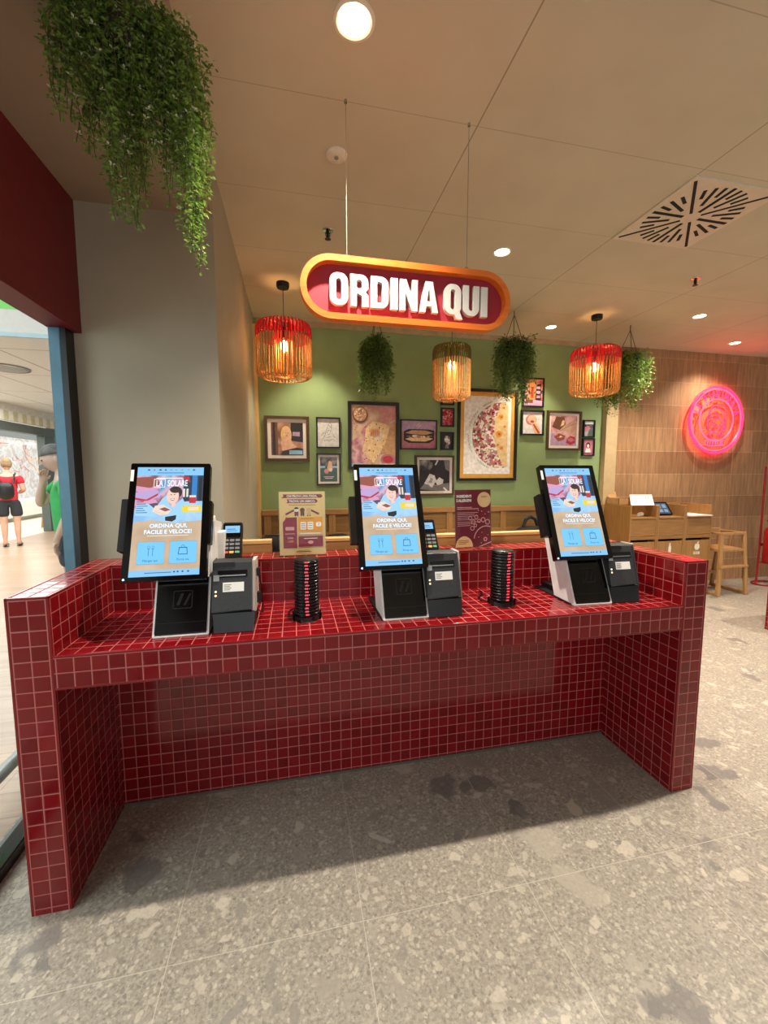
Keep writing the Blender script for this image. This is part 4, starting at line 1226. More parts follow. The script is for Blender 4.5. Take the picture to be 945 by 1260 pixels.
def d_hand(put, line):
    put(rect(0, 0, 1, 1), 'pale'); put(C(.44, .64, .28, .24, 22), 'rose'); put(C(.48, .66, .22, .2, 22), 'skin')
    put([(.36, .6), (.62, .62), (.94, .12), (.9, 0), (.66, .0), (.5, .36)], 'skin'); put([(.52, .44), (.6, .46), (.9, .05), (.8, .02)], 'rust'); put(C(.5, .56, .1, .06, 14), 'rust')
def d_mat(put, line):
    put(rect(0, 0, 1, 1), 'rosy'); put([(0, .5), (.2, .5), (.95, .9), (1, .5), (1, .28), (.6, .5)], 'board')
    put([(.04, .62), (.2, .98), (.5, .95), (.56, .72), (.34, .52), (.1, .6)], 'brown'); put([(.36, .64), (.44, .86), (.52, .84), (.5, .7)], 'bread')
    put([(0, 0), (1, 0), (1, .26), (.4, .2), (0, .5)], 'lilac'); put([(.12, .3), (.3, .14), (.52, .2), (.56, .34), (.3, .42)], 'rust'); put([(.16, .34), (.32, .26), (.5, .3), (.3, .38)], 'meat')
    put([(.6, .1), (.78, .02), (.96, .1), (.95, .3), (.76, .34), (.62, .22)], 'red'); put([(.64, .2), (.78, .12), (.94, .2), (.76, .28)], 'rose'); line([(.34, .5), (.98, .78)], .002, 'brown')
def d_s1(put, line):
    put(rect(0, 0, 1, 1), 'mono'); put([(.0, .6), (.5, .7), (.7, .5), (.3, .3), (0, .35)], 'rose'); put([(.4, .0), (1, .1), (1, .4), (.6, .5)], 'teal'); put(rect(0, .8, 1, 1), 'pale')
def d_s2(put, line):
    put(rect(0, 0, 1, 1), 'rose'); put(C(.5, .62, .22, .2, 16), 'dark'); put(C(.5, .58, .12, .12, 14), 'cream'); put([(.2, .1), (.8, .1), (.7, .42), (.3, .42)], 'pale'); put(rect(.1, .08, .9, .14), 'dark')
picture('brown framed portrait of a blonde woman, leftmost on the green wall', .474, 2.042, .446, .458, .028, FR_BROWN, d_woman, .035)
picture('thin black frame with a pale line drawing, above the small dark photo', .994, 2.042, .249, .318, .014, FR_BLACK, d_line)
picture('thin black frame with a white margin and small dark photo, below the line drawing', .993, 1.668, .251, .331, .014, FR_BLACK, d_small, .022)
picture('tall black framed food poster directly above the middle kiosk', 1.326, 2.218, .555, .72, .034, FR_BLACK, d_food)
picture('thin black frame with a pink sandwich photo', 1.90, 2.044, .417, .323, .012, FR_BLACK, d_pink)
picture('small black frame partly hidden by the olive topped lamp', 2.36, 2.40, .152, .185, .014, FR_BLACK, d_c1)
picture('small black frame with a red print, middle of three in a column', 2.362, 2.182, .153, .205, .014, FR_BLACK, d_tom)
picture('small black frame with a dark flower print, lowest of three in a column', 2.362, 1.916, .153, .195, .014, FR_BLACK, d_flw)
picture('dark frame with a black and white photo left of the ingredients leaflet', 2.068, 1.658, .456, .444, .020, FR_BROWN, d_bw, .030)
picture('largest black frame with yellow border and a filled flatbread poster', 2.56, 2.405, .733, 1.03, .030, FR_BLACK, d_big, .048, mat('yellow_border', '#d9a040', .5, var=.03))
picture('black frame with a red street scene, behind the bushy hanging plant', 3.352, 2.556, .268, .33, .015, FR_BLACK, d_street)
picture('black frame with a hand on a pale ground, below the street scene', 3.342, 2.188, .290, .285, .017, FR_BLACK, d_hand)
picture('brown frame with a white margin and rosy food photo, rightmost large frame', 3.678, 2.192, .456, .458, .024, FR_BROWN, d_mat, .030)
picture('small black frame at the right end of the wall, upper of the pair', 4.165, 2.097, .157, .204, .013, FR_BLACK, d_s1)
picture('small black frame at the right end of the wall, lower of the pair', 4.165, 1.880, .163, .208, .013, FR_BLACK, d_s2)

# ------------------------------------------------------------------ round neon sign on the brick wall
NEON = emit('neon_pink', (1.0, .006, .034, 1), 9)
NEON_HOT = emit('neon_rose', (1.0, .02, .05, 1), 9)
ns = thing('neon_sign', 'round glowing pink neon sign with a woman in a headscarf on the brick wall', 'sign', (6.135, YW + 0.035, 2.148))
M = frame((0, 0, 0), (1, 0, 0), (0, 0, 1))
Rn = .425
def neon_ring(f, r_, z, m, nm):
    b = MB(); b.tube([M @ Vector((Rn * f * cos(2 * pi * i / 72), Rn * f * sin(2 * pi * i / 72), z)) for i in range(72)], r_, 8, closed=True)
    return b.build(nm, m, ns, smooth=True)
neon_ring(1.0, .013, .045, NEON, 'outer_ring'); neon_ring(.925, .007, .05, NEON_HOT, 'rim_tube'); neon_ring(.63, .008, .05, NEON_HOT, 'inner_ring')
b = MB()
for i in range(4):
    a = R(45 + 90 * i); b.cyl(M @ Vector((Rn * cos(a), Rn * sin(a), .0)), M @ Vector((Rn * cos(a), Rn * sin(a), .045)), .006, n=8)
b.build('standoff', CHROME, ns)
b = MB()
word = 'LA PIADINERIA'
for i, ch in enumerate(word):
    if ch == ' ':
        continue
    a = R(162 - 144 * i / (len(word) - 1))
    T = M @ Matrix.Translation((Rn * .69 * cos(a), Rn * .69 * sin(a), 0)) @ Matrix.Rotation(a - pi / 2, 4, 'Z')
    b.text(ch, Rn * .27, T, .048, xs=.72, bevel=.0042)
b.build('lettering', NEON, ns)
b = MB()
pc = lambda pts: [M @ Vector(((x_ - 450) / 390 * Rn, -(y_ - 655) / 530 * Rn, .048)) for x_, y_ in pts]
strokes = [[(322, 700), (318, 600), (345, 500), (400, 430), (460, 408), (530, 430), (580, 500), (596, 590), (590, 660)],
           [(335, 560), (355, 500), (410, 468), (460, 465), (510, 490), (545, 560), (548, 640)],
           [(330, 580), (370, 545), (405, 515), (430, 540), (470, 590), (500, 650)],
           [(320, 680), (325, 760), (350, 810), (390, 840), (440, 825), (490, 790), (505, 740)],
           [(345, 610), (380, 600), (400, 612)], [(420, 640), (435, 615), (455, 630), (440, 650), (420, 640)], [(350, 640), (375, 635), (390, 645)],
           [(385, 650), (372, 700), (395, 712)], [(365, 745), (400, 735), (440, 710), (450, 720), (410, 765), (370, 765), (365, 745)],
           [(510, 660), (540, 650), (548, 700), (520, 740), (545, 790), (520, 840), (500, 880)],
           [(548, 640), (575, 690), (555, 760), (580, 820), (560, 870)], [(590, 650), (600, 730), (585, 800), (575, 850)],
           [(320, 900), (350, 865), (400, 850), (440, 840)], [(360, 880), (375, 915), (400, 905)], [(410, 870), (470, 860), (500, 905)], [(520, 850), (535, 900), (570, 880)]]
for s_ in strokes:
    b.tube(pc(s_), .0048, 6)
b.build('face_outline', NEON, ns, smooth=True)
b = MB()
for x0 in (318, 352, 388, 424, 458, 492, 526, 556):
    b.tube(pc([(x0, 985), (x0 + (8 if x0 > 440 else -8), 1050)]), .0048, 6)
b.tube(pc([(300, 985), (340, 972), (440, 965), (540, 972), (580, 985)]), .0045, 6); b.tube(pc([(296, 1050), (380, 1066), (500, 1066), (582, 1050)]), .0045, 6)
b.build('bottom_mark', NEON_HOT, ns)

# ------------------------------------------------------------------ waste cabinets, tray, tablet
WX = (4.463, 4.842, 5.228, 5.62); WY0, WY1 = 2.50, 2.93
ICON = mat('white_icon', '#e9e2d2', .6)
def waste_unit(i, label):
    x0, x1 = WX[i], WX[i + 1]; w = x1 - x0
    k = thing('waste_cabinet', label, 'cabinet', (x0, WY0, 0), 0, 'oak waste cabinets')
    d = WY1 - WY0; st = .022
    b = MB(); b.box(.002, st, 0, d, 0, 1.09); b.build('side_panel', OAK, k, bevel=.0015)
    b = MB(); b.box(w - st, w - .002, 0, d, 0, 1.09); b.build('side_panel', OAK, k, bevel=.0015)
    b = MB(); b.box(st, w - st, d - .02, d, 0, 1.09); b.build('back_panel', OAK, k)
    b = MB(); b.box(st, w - st, .0, d - .02, .938, .958); b.build('tray_shelf', OAKX, k, bevel=.0015)
    b = MB(); b.box(st, w - st, .003, .02, .742, .934); b.build('flap_panel', OAKX, k, bevel=.0015)
    b = MB(); b.box(st, w - st, .0, .02, .700, .738); b.build('rail', OAKX, k, bevel=.0015)
    b = MB(); b.box(st, w - st, .10, .11, .60, .72); b.build('slot_liner', BLACK, k)
    dr = MB(); dr.box(st + .002, w - st - .002, .003, .02, .06, .672); dr = dr.build('door', OAK, k, bevel=.0015)
    b = MB(); b.box(st, w - st, .02, d - .02, .0, .06); b.build('plinth', OAKX, k)
    Mi = frame((w / 2, .003, .60), (1, 0, 0), (0, 0, 1))
    if i == 2:
        b = MB(); b.flat([[(-.032, .02), (-.036, -.02), (-.016, -.046), (.016, -.046), (.036, -.02), (.032, .02), (.012, .03), (0, .022), (-.012, .03)]], Mi, 0.0, 0, .0012)
        b.flat([[(.0, .026), (.004, .05), (.024, .058), (.016, .034)]], Mi, 0.0, 0, .0012)
        b.flat([rrect(-.05, -.100, .042, -.066, .003), rrect(-.046, -.097, .038, -.069, .002)[::-1]], Mi, 0.0, 0, .0012)
        for x_ in (-.036, -.016, .004, .022):
            b.flat([rect(x_, -.093, x_ + .010, -.073)], Mi, 0.0, 0, .0012)
        b.build('waste_icon', ICON, dr)
    if i == 1:
        b = MB(); b.flat([[(-.018, -.06), (.018, -.06), (.018, .0), (.007, .026), (.007, .05), (-.007, .05), (-.007, .026), (-.018, .0)]], Mi, 0.0, 0, .0012)
        b.build('waste_icon', ICON, dr)
    return k
waste_unit(0, 'left oak waste cabinet with an open niche under the white menu board')
waste_unit(1, 'middle oak waste cabinet with the black tablet on its shelf and a white bottle icon')
waste_unit(2, 'right oak waste cabinet with a white apple icon, next to the high chair')
k = thing('menu_board', 'white printed card propped at a slant on top of the left waste cabinet', 'card', (4.655, 2.525, 1.0905), R(-4))
Mt = frame((0, 0, 0.004), (1, 0, 0), (0.0, .72, .69))
b = MB(); b.flat([[(-.155, 0), (.140, 0), (.20, .165), (-.085, .165)]], Mt, 0.0, 0, .004)
for i, (a, c) in enumerate(((-.04, .14), (-.01, .12), (.02, .15), (.06, .13), (.10, .15), (.13, .14))):
    b.flat([[(a - .05, .02), (a - .044, .02), (a + .006 + .3 * (c - .12), c), (a + .3 * (c - .12), c)]], Mt, .0043, 1)
b.build('card', [PAPER, mat('card_print', '#55504c', .6)], k)
b = MB(); b.box(-.10, -.085, .10, .112, .0, .095); b.box(.12, .135, .10, .112, .0, .095); b.box(-.10, .135, .10, .125, 0, .008); b.build('prop', OAK, k)
k = thing('tablet', 'black tablet with a lit blue screen leaning on the middle waste cabinet', 'tablet', (5.035, 2.62, .9585), R(-3))
Mt = frame((0, 0, 0.003), (1, 0, 0), (0, .62, .78))
b = MB(); b.flat([rrect(-.15, .0, .13, .185, .012)], Mt, 0.0, 0, .012); b.build('body', BLACKG, k, bevel=.003)
b = MB(); b.flat([rect(-.13, .018, .11, .168)], Mt, .0125, 0); 
for a, c, e_, f_ in ((-.11, .05, -.05, .14), (-.03, .10, .02, .15), (.04, .10, .09, .15), (-.03, .04, .02, .08), (.04, .04, .09, .08)):
    b.flat([rect(a, c, e_, f_)], Mt, .0128, 1)
b.build('screen', [emit('tablet_blue', '#2c4c6c', .8), emit('tablet_tile', '#8fb4cf', .8)], k)
b = MB(); b.box(-.10, .08, .09, .125, 0.0, .10); b.build('stand', BLACK, k)
tag(MB().box(0, .335, 0, .30, 0, .012).build('tray_liner', mat('pale_paper', '#e6d6cf', .7), bevel=.001), 'pale sheet lying on the shelf of the right waste cabinet', 'paper').location = (5.256, 2.475, .9585)
k = thing('cardboard_box', 'small open cardboard box on the back left corner of the waste cabinets', 'box', (4.485, 2.70, 1.0905))
CARD = mat('brown_cardboard', '#b98f5e', .8, var=.05)
b = MB(); w, d, h, s_ = .19, .20, .075, .004
b.box(0, w, 0, d, 0, s_); b.box(0, s_, 0, d, 0, h); b.box(w - s_, w, 0, d, 0, h); b.box(0, w, 0, s_, 0, h); b.box(0, w, d - s_, d, 0, h); b.build('body', CARD, k)
Mt = frame((0, d, h), (1, 0, 0), (0, .35, .93)); b = MB(); b.flat([rect(.02, 0, .14, .075)], Mt, 0, 0, .004); b.build('flap', CARD, k)
k = thing('paper_cup', 'small crumpled white cup lying in the niche of the left waste cabinet', 'cup', (4.70, 2.60, .9585 + .026), R(25))
b = MB(); b.lathe([(.0, -.05), (.022, -.05), (.026, .0), (.024, .03), (.022, .03), (.020, -.045), (0, -.045)], 20)
o = b.build('body', PAPER, k, smooth=True); o.rotation_euler = (0, R(88), 0)

# ------------------------------------------------------------------ high chair
hc = thing('high_chair', 'pale wooden baby high chair standing right of the waste cabinets', 'high chair', (5.863, 2.60, 0))
HW = wood('high_chair_wood', '#a37a48', '#b88c57', 'Z')
def bar(p, q, w, d):
    p, q = Vector(p), Vector(q); t_ = (q - p).normalized()
    a = t_.cross(Vector((0, 1, 0))) if abs(t_.y) < .8 else t_.cross(Vector((1, 0, 0)))
    a = a.normalized() * w / 2; c = t_.cross(a).normalized() * d / 2
    b = MB(); b.hexa([p - a - c, p + a - c, p + a + c, p - a + c, q - a - c, q + a - c, q + a + c, q - a + c]); return b
for sx in (-1, 1):
    for y0, y1 in ((-.20, -.16), (.22, .12)):
        bar((sx * .208, y0, 0), (sx * .165, y1,   .755), .048, .030).build('leg', HW, hc, bevel=.004)
    bar((sx * .208, -.20, .018), (sx * .208, .22, .018), .030, .036).build('side_runner', HW, hc, bevel=.003)
    bar((sx * .184, -.18, .545), (sx * .184, .16, .545), .03, .024).build('seat_rail', HW, hc, bevel=.003)
    bar((sx * .174, -.17, .745), (sx * .174, .13, .745), .022, .032).build('arm_rail', HW, hc, bevel=.003)
    bar((sx * .176, -.0, .56), (sx * .174, -.03, .735), .014, .022).build('spindle', HW, hc, bevel=.002)
bar((-.185, -.166, .745), (.185, -.166, .745), .030, .024).build('front_rail', HW, hc, bevel=.003)
bar((-.17, .13, .745), (.17, .13, .745), .06, .02).build('back_rail', HW, hc, bevel=.003)
bar((-.21, -.185, .352), (.21, -.185, .352), .026, .05).build('footrest', HW, hc, bevel=.003)
bar((-.185, .16, .20), (.185, .16, .20), .04, .02).build('rear_rail', HW, hc, bevel=.003)
bar((-.195, -.17, .545), (.195, -.17, .545), .03, .02).build('front_seat_rail', HW, hc, bevel=.003)
b = MB(); b.box(-.17, .17, -.155, .13, .548, .562); b.build('seat', HW, hc, bevel=.003)

# ------------------------------------------------------------------ fire extinguisher on a floor stand
EXT = mat('extinguisher_red', '#b3141c', .3, var=.04, coat=.4); STD = mat('stand_red', '#8e1218', .4)
k = thing('extinguisher_stand', 'red floor stand with a ring base holding the extinguisher at the right edge', 'stand', (6.83, 2.72, 0))
b = MB(); b.tube([(.17 * cos(2 * pi * i / 32), .12 * sin(2 * pi * i / 32), .012) for i in range(32)], .011, 8, closed=True); b.build('base_ring', STD, k, smooth=True)
b = MB(); b.tube([(-.17, 0, .012), (-.10, .04, .03), (-.02, .09, .5), (-.01, .10, 1.55)], .013, 8); b.build('pole', STD, k, smooth=True)
b = MB(); b.box(-.06, .10, -.10, .07, .28, .290); b.build('shelf_plate', STD, k)
b = MB(); b.box(-.03, .03, .068, .10, .50, .53); b.build('bracket', STD, k)
k = thing('fire_extinguisher', 'red fire extinguisher with a black hose on its stand at the right edge', 'extinguisher', (6.85, 2.70, .292))
b = MB(); b.lathe([(0, 0), (.075, 0), (.082, .012), (.082, .40), (.07, .45), (.03, .475), (.022, .50), (0, .50)], 32); b.build('cylinder', EXT, k, smooth=True)
b = MB(); b.box(-.03, .03, -.02, .02, .50, .535); b.hexa([(-.10, -.01, .55), (.03, -.01, .535), (.03, .01, .535), (-.10, .01, .55), (-.10, -.01, .56), (.03, -.01, .55), (.03, .01, .55), (-.10, .01, .56)])
b.build('valve', BLKMET, k, bevel=.003)
b = MB(); b.tube([(-.02, -.02, .52)] + [(-.035 + .075 * cos(R(a)), -.075, .525 + .085 * sin(R(a))) for a in range(60, 300, 20)] + [(.02, -.09, .42), (.05, -.08, .30)], .011, 8); b.build('hose', BLACK, k, smooth=True)
b = MB()
for i in range(12):
    a0, a1 = R(-150 + 10 * i), R(-140 + 10 * i)
    b.raw([(.0825 * cos(a), .0825 * sin(a), z) for a in (a0, a1) for z in (.14, .30)], [(0, 2, 3, 1)])
b.build('label_band', mat('ext_label', '#d9cfc4', .5), k)

# ------------------------------------------------------------------ benches behind the counter
bq = thing('wall_banquette', 'long oak banquette with a panelled back running along the green wall', 'bench', (0.43, 2.50, 0))
L_ = 4.0
b = MB(); b.box(0, L_, .40, .455, .0, 1.03); b.build('back_panel', OAKD, bq)
b = MB(); b.box(0, L_, .375, .465, 1.03, 1.085); b.build('cap_rail', OAKX, bq, bevel=.003)
b = MB(); b.box(0, L_, .385, .40, .80, .835); b.build('mid_rail', OAKX, bq, bevel=.002)
for i in range(7):
    x_ = .02 + i * .655
    b = MB(); b.box(x_, min(L_, x_ + .07), .383, .40, .47, 1.03); b.build('stile', OAK, bq, bevel=.002)
b = MB(); b.box(0, L_, -.05, .383, .40, .46); b.build('seat', mat('bench_cushion', '#6a4a2c', .7), bq, bevel=.01)
b = MB(); b.box(0, L_, .0, .40, 0, .40); b.build('base', OAKX, bq)
def booth(x0, x1, label):
    k = thing('booth_bench', label, 'bench', (x0, .625, 0), 0, 'booth benches behind the counter')
    w = x1 - x0
    b = MB(); b.box(0, w, 0, .045, 0, 1.118); b.build('back_panel', OAKX, k, bevel=.002)
    b = MB(); b.box(-.0, w, -.002, .055, 1.118, 1.135); b.build('cap', wood('pale_cap', '#c29a60', '#d0a96e', 'X'), k, bevel=.002)
    b = MB(); b.box(0, w, .045, .45, .38, .45); b.build('seat', mat('booth_seat', '#6a4a2c', .7), k, bevel=.01)
    b = MB(); b.box(0.02, w - .02, .06, .42, 0, .38); b.build('base', OAKX, k)
booth(.42, .645, 'short oak bench back behind the counter, beside the left card reader')
booth(.69, 2.15, 'long oak bench back behind the counter, running past both leaflets')
def bag(loc, rz, label, s_=1.0, grip=True):
    k = thing('backpack', label, 'bag', loc, rz)
    FAB = mat('black_fabric', '#17171b', .8, var=.15, bump=.2, scale=120)
    b = MB(); b.ball((0, 0, .19 * s_), (.20 * s_, .11 * s_, .19 * s_), 20, 12, fn=lambda d: Vector((math.copysign(abs(d.x) ** .7, d.x), math.copysign(abs(d.y) ** .7, d.y), math.copysign(abs(d.z) ** .6, d.z))))
    b.build('body', FAB, k, smooth=True)
    b = MB(); b.ball((0, -.10 * s_, .13 * s_), (.14 * s_, .05 * s_, .10 * s_), 16, 10); b.build('front_pocket', FAB, k, smooth=True)
    b = MB(); b.tube([(-.09 * s_, 0, .37 * s_), (-.06 * s_, 0, (.45 if grip else .37) * s_), (0, 0, (.475 if grip else .375) * s_), (.06 * s_, 0, (.45 if grip else .37) * s_), (.10 * s_, 0, .36 * s_)], .019, 8); b.build('handle', FAB, k, smooth=True)
    b = MB(); b.tube([(-.16 * s_, -.06, .34 * s_), (-.19 * s_, -.12, .30 * s_), (-.15 * s_, -.14, .12 * s_)], .014, 8); b.build('strap', FAB, k, smooth=True)
bag((3.34, 2.70, .461), R(8), 'black backpack with a raised handle on the banquette, left of the right kiosk', 1.08)
bag((.56, 2.70, .461), R(-12), 'dark backpack on the banquette left of the cream leaflet', 1.02, False)
bag((1.17, 2.70, .461), R(15), 'dark backpack on the banquette just left of the middle kiosk', 1.0, False)

# ------------------------------------------------------------------ the mall hall beyond the glass
def plank_material():
    m, nt, p = base_mat('hall_wood_planks')
    tc = nn(nt, 'ShaderNodeTexCoord')
    br = nn(nt, 'ShaderNodeTexBrick'); br.inputs['Scale'].default_value = 1.0
    br.inputs['Brick Width'].default_value = 1.2; br.inputs['Row Height'].default_value = .16; br.inputs['Mortar Size'].default_value = .002
    br.inputs['Color1'].default_value = hx('#a98a70'); br.inputs['Color2'].default_value = hx('#b99a80'); br.inputs['Mortar'].default_value = hx('#8a6d56')
    nt.links.new(tc.outputs['Object'], br.inputs['Vector'])
    mp = nn(nt, 'ShaderNodeMapping'); mp.inputs['Scale'].default_value = (3, 40, 1); nt.links.new(tc.outputs['Object'], mp.inputs['Vector'])
    no = nn(nt, 'ShaderNodeTexNoise'); no.inputs['Scale'].default_value = 1; no.inputs['Detail'].default_value = 5; nt.links.new(mp.outputs['Vector'], no.inputs['Vector'])
    r = ramp(nt, [(.3, (.75, .75, .75, 1)), (.7, (1.12, 1.12, 1.12, 1))]); nt.links.new(no.outputs['Fac'], r.inputs['Fac'])
    mx = nn(nt, 'ShaderNodeMix', data_type='RGBA', blend_type='MULTIPLY'); mx.inputs['Factor'].default_value = .8
    nt.links.new(br.outputs['Color'], mx.inputs['A']); nt.links.new(r.outputs['Color'], mx.inputs['B']); nt.links.new(mx.outputs['Result'], p.inputs['Base Color'])
    p.inputs['Roughness'].default_value = .3
    return m
b = MB(); b.box(-5.35, -.42, -8, 16, -.08, -.002); struct(b.build('floor_hall', plank_material()))
b = MB(); b.box(-9, -5.35, 3, 18.5, -.08, -.003); struct(b.build('floor_shop', mat('shop_floor', '#c9c0b2', .4, var=.03, scale=3)))
def hall_ceiling():
    m, nt, p = base_mat('hall_ceiling_panels')
    tc = nn(nt, 'ShaderNodeTexCoord'); sp = nn(nt, 'ShaderNodeSeparateXYZ'); nt.links.new(tc.outputs['Object'], sp.inputs['Vector'])
    def joint(val, pitch, w):
        f = mth(nt, 'FRACT', mth(nt, 'DIVIDE', mth(nt, 'ADD', val, 60 * pitch), pitch))
        return mth(nt, 'LESS_THAN', mth(nt, 'MINIMUM', f, mth(nt, 'SUBTRACT', 1.0, f)), w / pitch)
    j = mth(nt, 'MAXIMUM', joint(sp.outputs['X'], .9, .012), joint(sp.outputs['Y'], 1.5, .010))
    mx = nn(nt, 'ShaderNodeMix', data_type='RGBA'); mx.inputs['A'].default_value = hx('#e0e0dc'); mx.inputs['B'].default_value = hx('#a39a92')
    nt.links.new(j, mx.inputs['Factor']); nt.links.new(mx.outputs['Result'], p.inputs['Base Color']); p.inputs['Roughness'].default_value = .6
    return m
b = MB(); b.box(-9, -.43, 3.97, 18.5, 2.95, 3.05); struct(b.build('ceiling_hall', hall_ceiling()))
b = MB(); b.box(-9, -.43, 3.93, 3.969, 2.95, 3.22); struct(b.build('trim_6', mat('pale_fascia', '#cfcdc8', .6, var=.02)))
b = MB(); b.box(-9, -.43, 3.90, 3.929, 2.93, 2.975); struct(b.build('trim_7', mat('pale_blue_edge', '#a9c3cf', .5, var=.02)))
b = MB(); b.box(-9, -.43, 3.93, 3.969, 3.221, 4.2); struct(b.build('trim_8', mat('bright_green_fascia', '#7fce6c', .6, var=.02)))
k = thing('ceiling_fitting', 'oval grey fitting in the hall ceiling beyond the glass partition', 'ceiling fitting', (-3.2, 5.55, 2.95))
b = MB(); b.lathe([(0, -.03), (.20, -.03), (.26, -.015), (.28, 0)], 32); b.build('cover', mat('grey_cover', '#9aa0a0', .5), k, smooth=True)
b = MB(); b.lathe([(.255, -.022), (.275, -.02), (.28, -.012), (.262, -.012)], 32); b.build('bezel', CHROME, k, smooth=True)
k = thing('bumper_rail', 'round grey steel bumper rail running low outside the glass partition', 'rail', (-.527, -1.2, 0))
b = MB(); b.tube([(0, -4, .145), (0, 1.90, .145), (0, 1.96, .12), (0, 1.97, 0)], .028, 16); b.build('tube', mat('brushed_steel', '#a3a9ac', .35, metal=.7), k, smooth=True)
for y_ in (-2.2, -.6):
    b = MB(); b.cyl((0, y_, 0), (0, y_, .145), .016, n=12); b.build('post', CHROME, k)
# shop across the hall: dark portal, striped valance, bright window with map posters
shop = thing('shop_front', 'brightly lit shop front with a dark portal and striped valance across the hall', 'shop front', (-5.35, 10.46, 0), R(90))
PORT = mat('portal_grey', '#5c6460', .5, var=.05)
b = MB(); b.box(-7, .43, -.10, .1, 2.38, 2.57); b.build('lintel', PORT, shop, bevel=.01)
b = MB(); b.box(.0, .43, -.08, .1, 0, 2.38); b.build('jamb', PORT, shop, bevel=.01)
b = MB(); b.box(.43, 5.0, -.02, .1, 0, 2.95); b.build('wall', mat('shop_wall', '#8c938c', .6), shop)
VAL = [mat('valance_cream', '#ece7d6', .7), mat('valance_sand', '#cdc69e', .7)]
b = MB()
for i in range(48):
    x_ = -7 + i * .155
    b.box(x_, x_ + .155, -.16, -.10, 2.585, 2.79, i % 2)
b.build('valance', VAL, shop)
b = MB(); b.box(-7, .43, -.12, .1, 2.79, 2.95); b.build('upper_band', mat('upper_band_white', '#e6e1d8', .6), shop)
b = MB(); b.box(-4, 8, 2.76, 2.82, 0, 2.6)
b.build('lit_wall', [photo_emit('map_wall', ['#ead6ca', '#f6efe8', '#dfc3b4', '#faf5ef', '#e9d2c4', '#fdfbf8'], 4.0)], shop)
b = MB()
r_ = random.Random(21)
for i in range(34):
    x_, z_ = r_.uniform(-1.5, 6.5), r_.uniform(1.1, 2.3); pts = [Vector((x_, 2.75, z_))]
    for j in range(8):
        pts.append(pts[-1] + Vector((r_.uniform(-.22, .26), 0, r_.uniform(-.16, .16))))
    pts = [Vector((p_.x, 2.75, min(2.4, max(.8, p_.z)))) for p_ in pts]
    b.tube(pts, .014, 5, r_.choice((0, 1)))
b.build('map_lines', [mat('map_orange', '#d9a07c', .6), mat('map_rose', '#b98a84', .6)], shop)
b = MB(); b.box(-4, 8, 2.15, 2.75, .12, .62); b.build('window_bench', mat('white_bench', '#efeae2', .5, var=.02), shop, bevel=.01)
b = MB(); b.box(-4, 8, 2.30, 2.75, .0, .12); b.build('plinth', mat('pale_plinth', '#cfc6ba', .6), shop)
k = thing('folded_easel', 'pale folded timber easel standing on the shop floor by the portal', 'easel', (-5.75, 11.35, -.003))
for p_, q_ in (((-.18, 0, 0), (-.10, .10, .95)), ((.16, 0, 0), (.08, .10, .95)), ((0, .35, 0), (0, .12, .9))):
    bar(p_, q_, .05, .035).build('leg', HW, k)
bar((-.15, .03, .28), (.14, .03, .28), .05, .03).build('crossbar', HW, k)

# ------------------------------------------------------------------ people in the hall
def skin_mesh(name, nodes, edges, root, sub=2):
    """grow a continuous body surface over joints (skin modifier), return baked vertices and faces"""
    names = list(nodes); idx = {n: i for i, n in enumerate(names)}
    me = bpy.data.meshes.new('t'); me.from_pydata([nodes[n][0] for n in names], [(idx[a], idx[c]) for a, c in edges], [])
    ob = bpy.data.objects.new('t', me); COL.objects.link(ob)
    sk = ob.modifiers.new('s', 'SKIN'); sk.use_smooth_shade = True; sk.branch_smoothing = .6
    if not me.skin_vertices:
        me.attributes
    for i, n in enumerate(names):
        r = nodes[n][1]; r = (r, r) if isinstance(r, (int, float)) else r
        me.skin_vertices[0].data[i].radius = r
        me.skin_vertices[0].data[i].use_root = (n == root)
    sb = ob.modifiers.new('u', 'SUBSURF'); sb.levels = sub; sb.render_levels = sub
    dg = bpy.context.evaluated_depsgraph_get(); ev = ob.evaluated_get(dg); m2 = bpy.data.meshes.new_from_object(ev)
    V = [v.co.copy() for v in m2.vertices]; F = [tuple(p.vertices) for p in m2.polygons]
    bpy.data.objects.remove(ob); bpy.data.meshes.remove(m2); bpy.data.meshes.remove(me)
    return V, F
def head_geo(b, c, tilt, yaw):
    """skull with jaw, nose, eyes, mouth and ears; face towards -Y before turning"""
    Mh = Matrix.Translation(c) @ Matrix.Rotation(yaw, 4, 'Z') @ Matrix.Rotation(tilt, 4, 'X')
    t_ = MB()
    def shp(d):
        k_ = 1.0 - .28 * max(0, -d.z - .1) ** 1.0 * (1 if d.y < .3 else 1.2)
        y_ = d.y * (1.0 if d.y > 0 else .98)
        if d.y < 0 and d.z < -.4: y_ *= 1.06
        return Vector((d.x * k_, y_ * k_, d.z))
    t_.ball((0, 0, 0), (.076, .098, .120), 24, 18, 0, shp)
    t_.hexa([(-.012, -.092, -.022), (.012, -.092, -.022), (.008, -.088, .026), (-.008, -.088, .026), (-.014, -.118, -.026), (.014, -.118, -.026), (.005, -.098, .028), (-.005, -.098, .028)])
    for s_ in (-1, 1):
        t_.ball((s_ * .078, .012, -.004), (.010, .020, .031), 10, 8)
    e_ = MB()
    for s_ in (-1, 1):
        e_.ball((s_ * .031, -.086, .010), (.012, .008, .007), 10, 6)
    e_.tube([(-.026, -.090, -.058), (0, -.096, -.060), (.026, -.090, -.058)], .005, 6, 1)
    b.raw([Mh @ Vector(v) for v in t_.v], t_.f)
    return Mh, e_
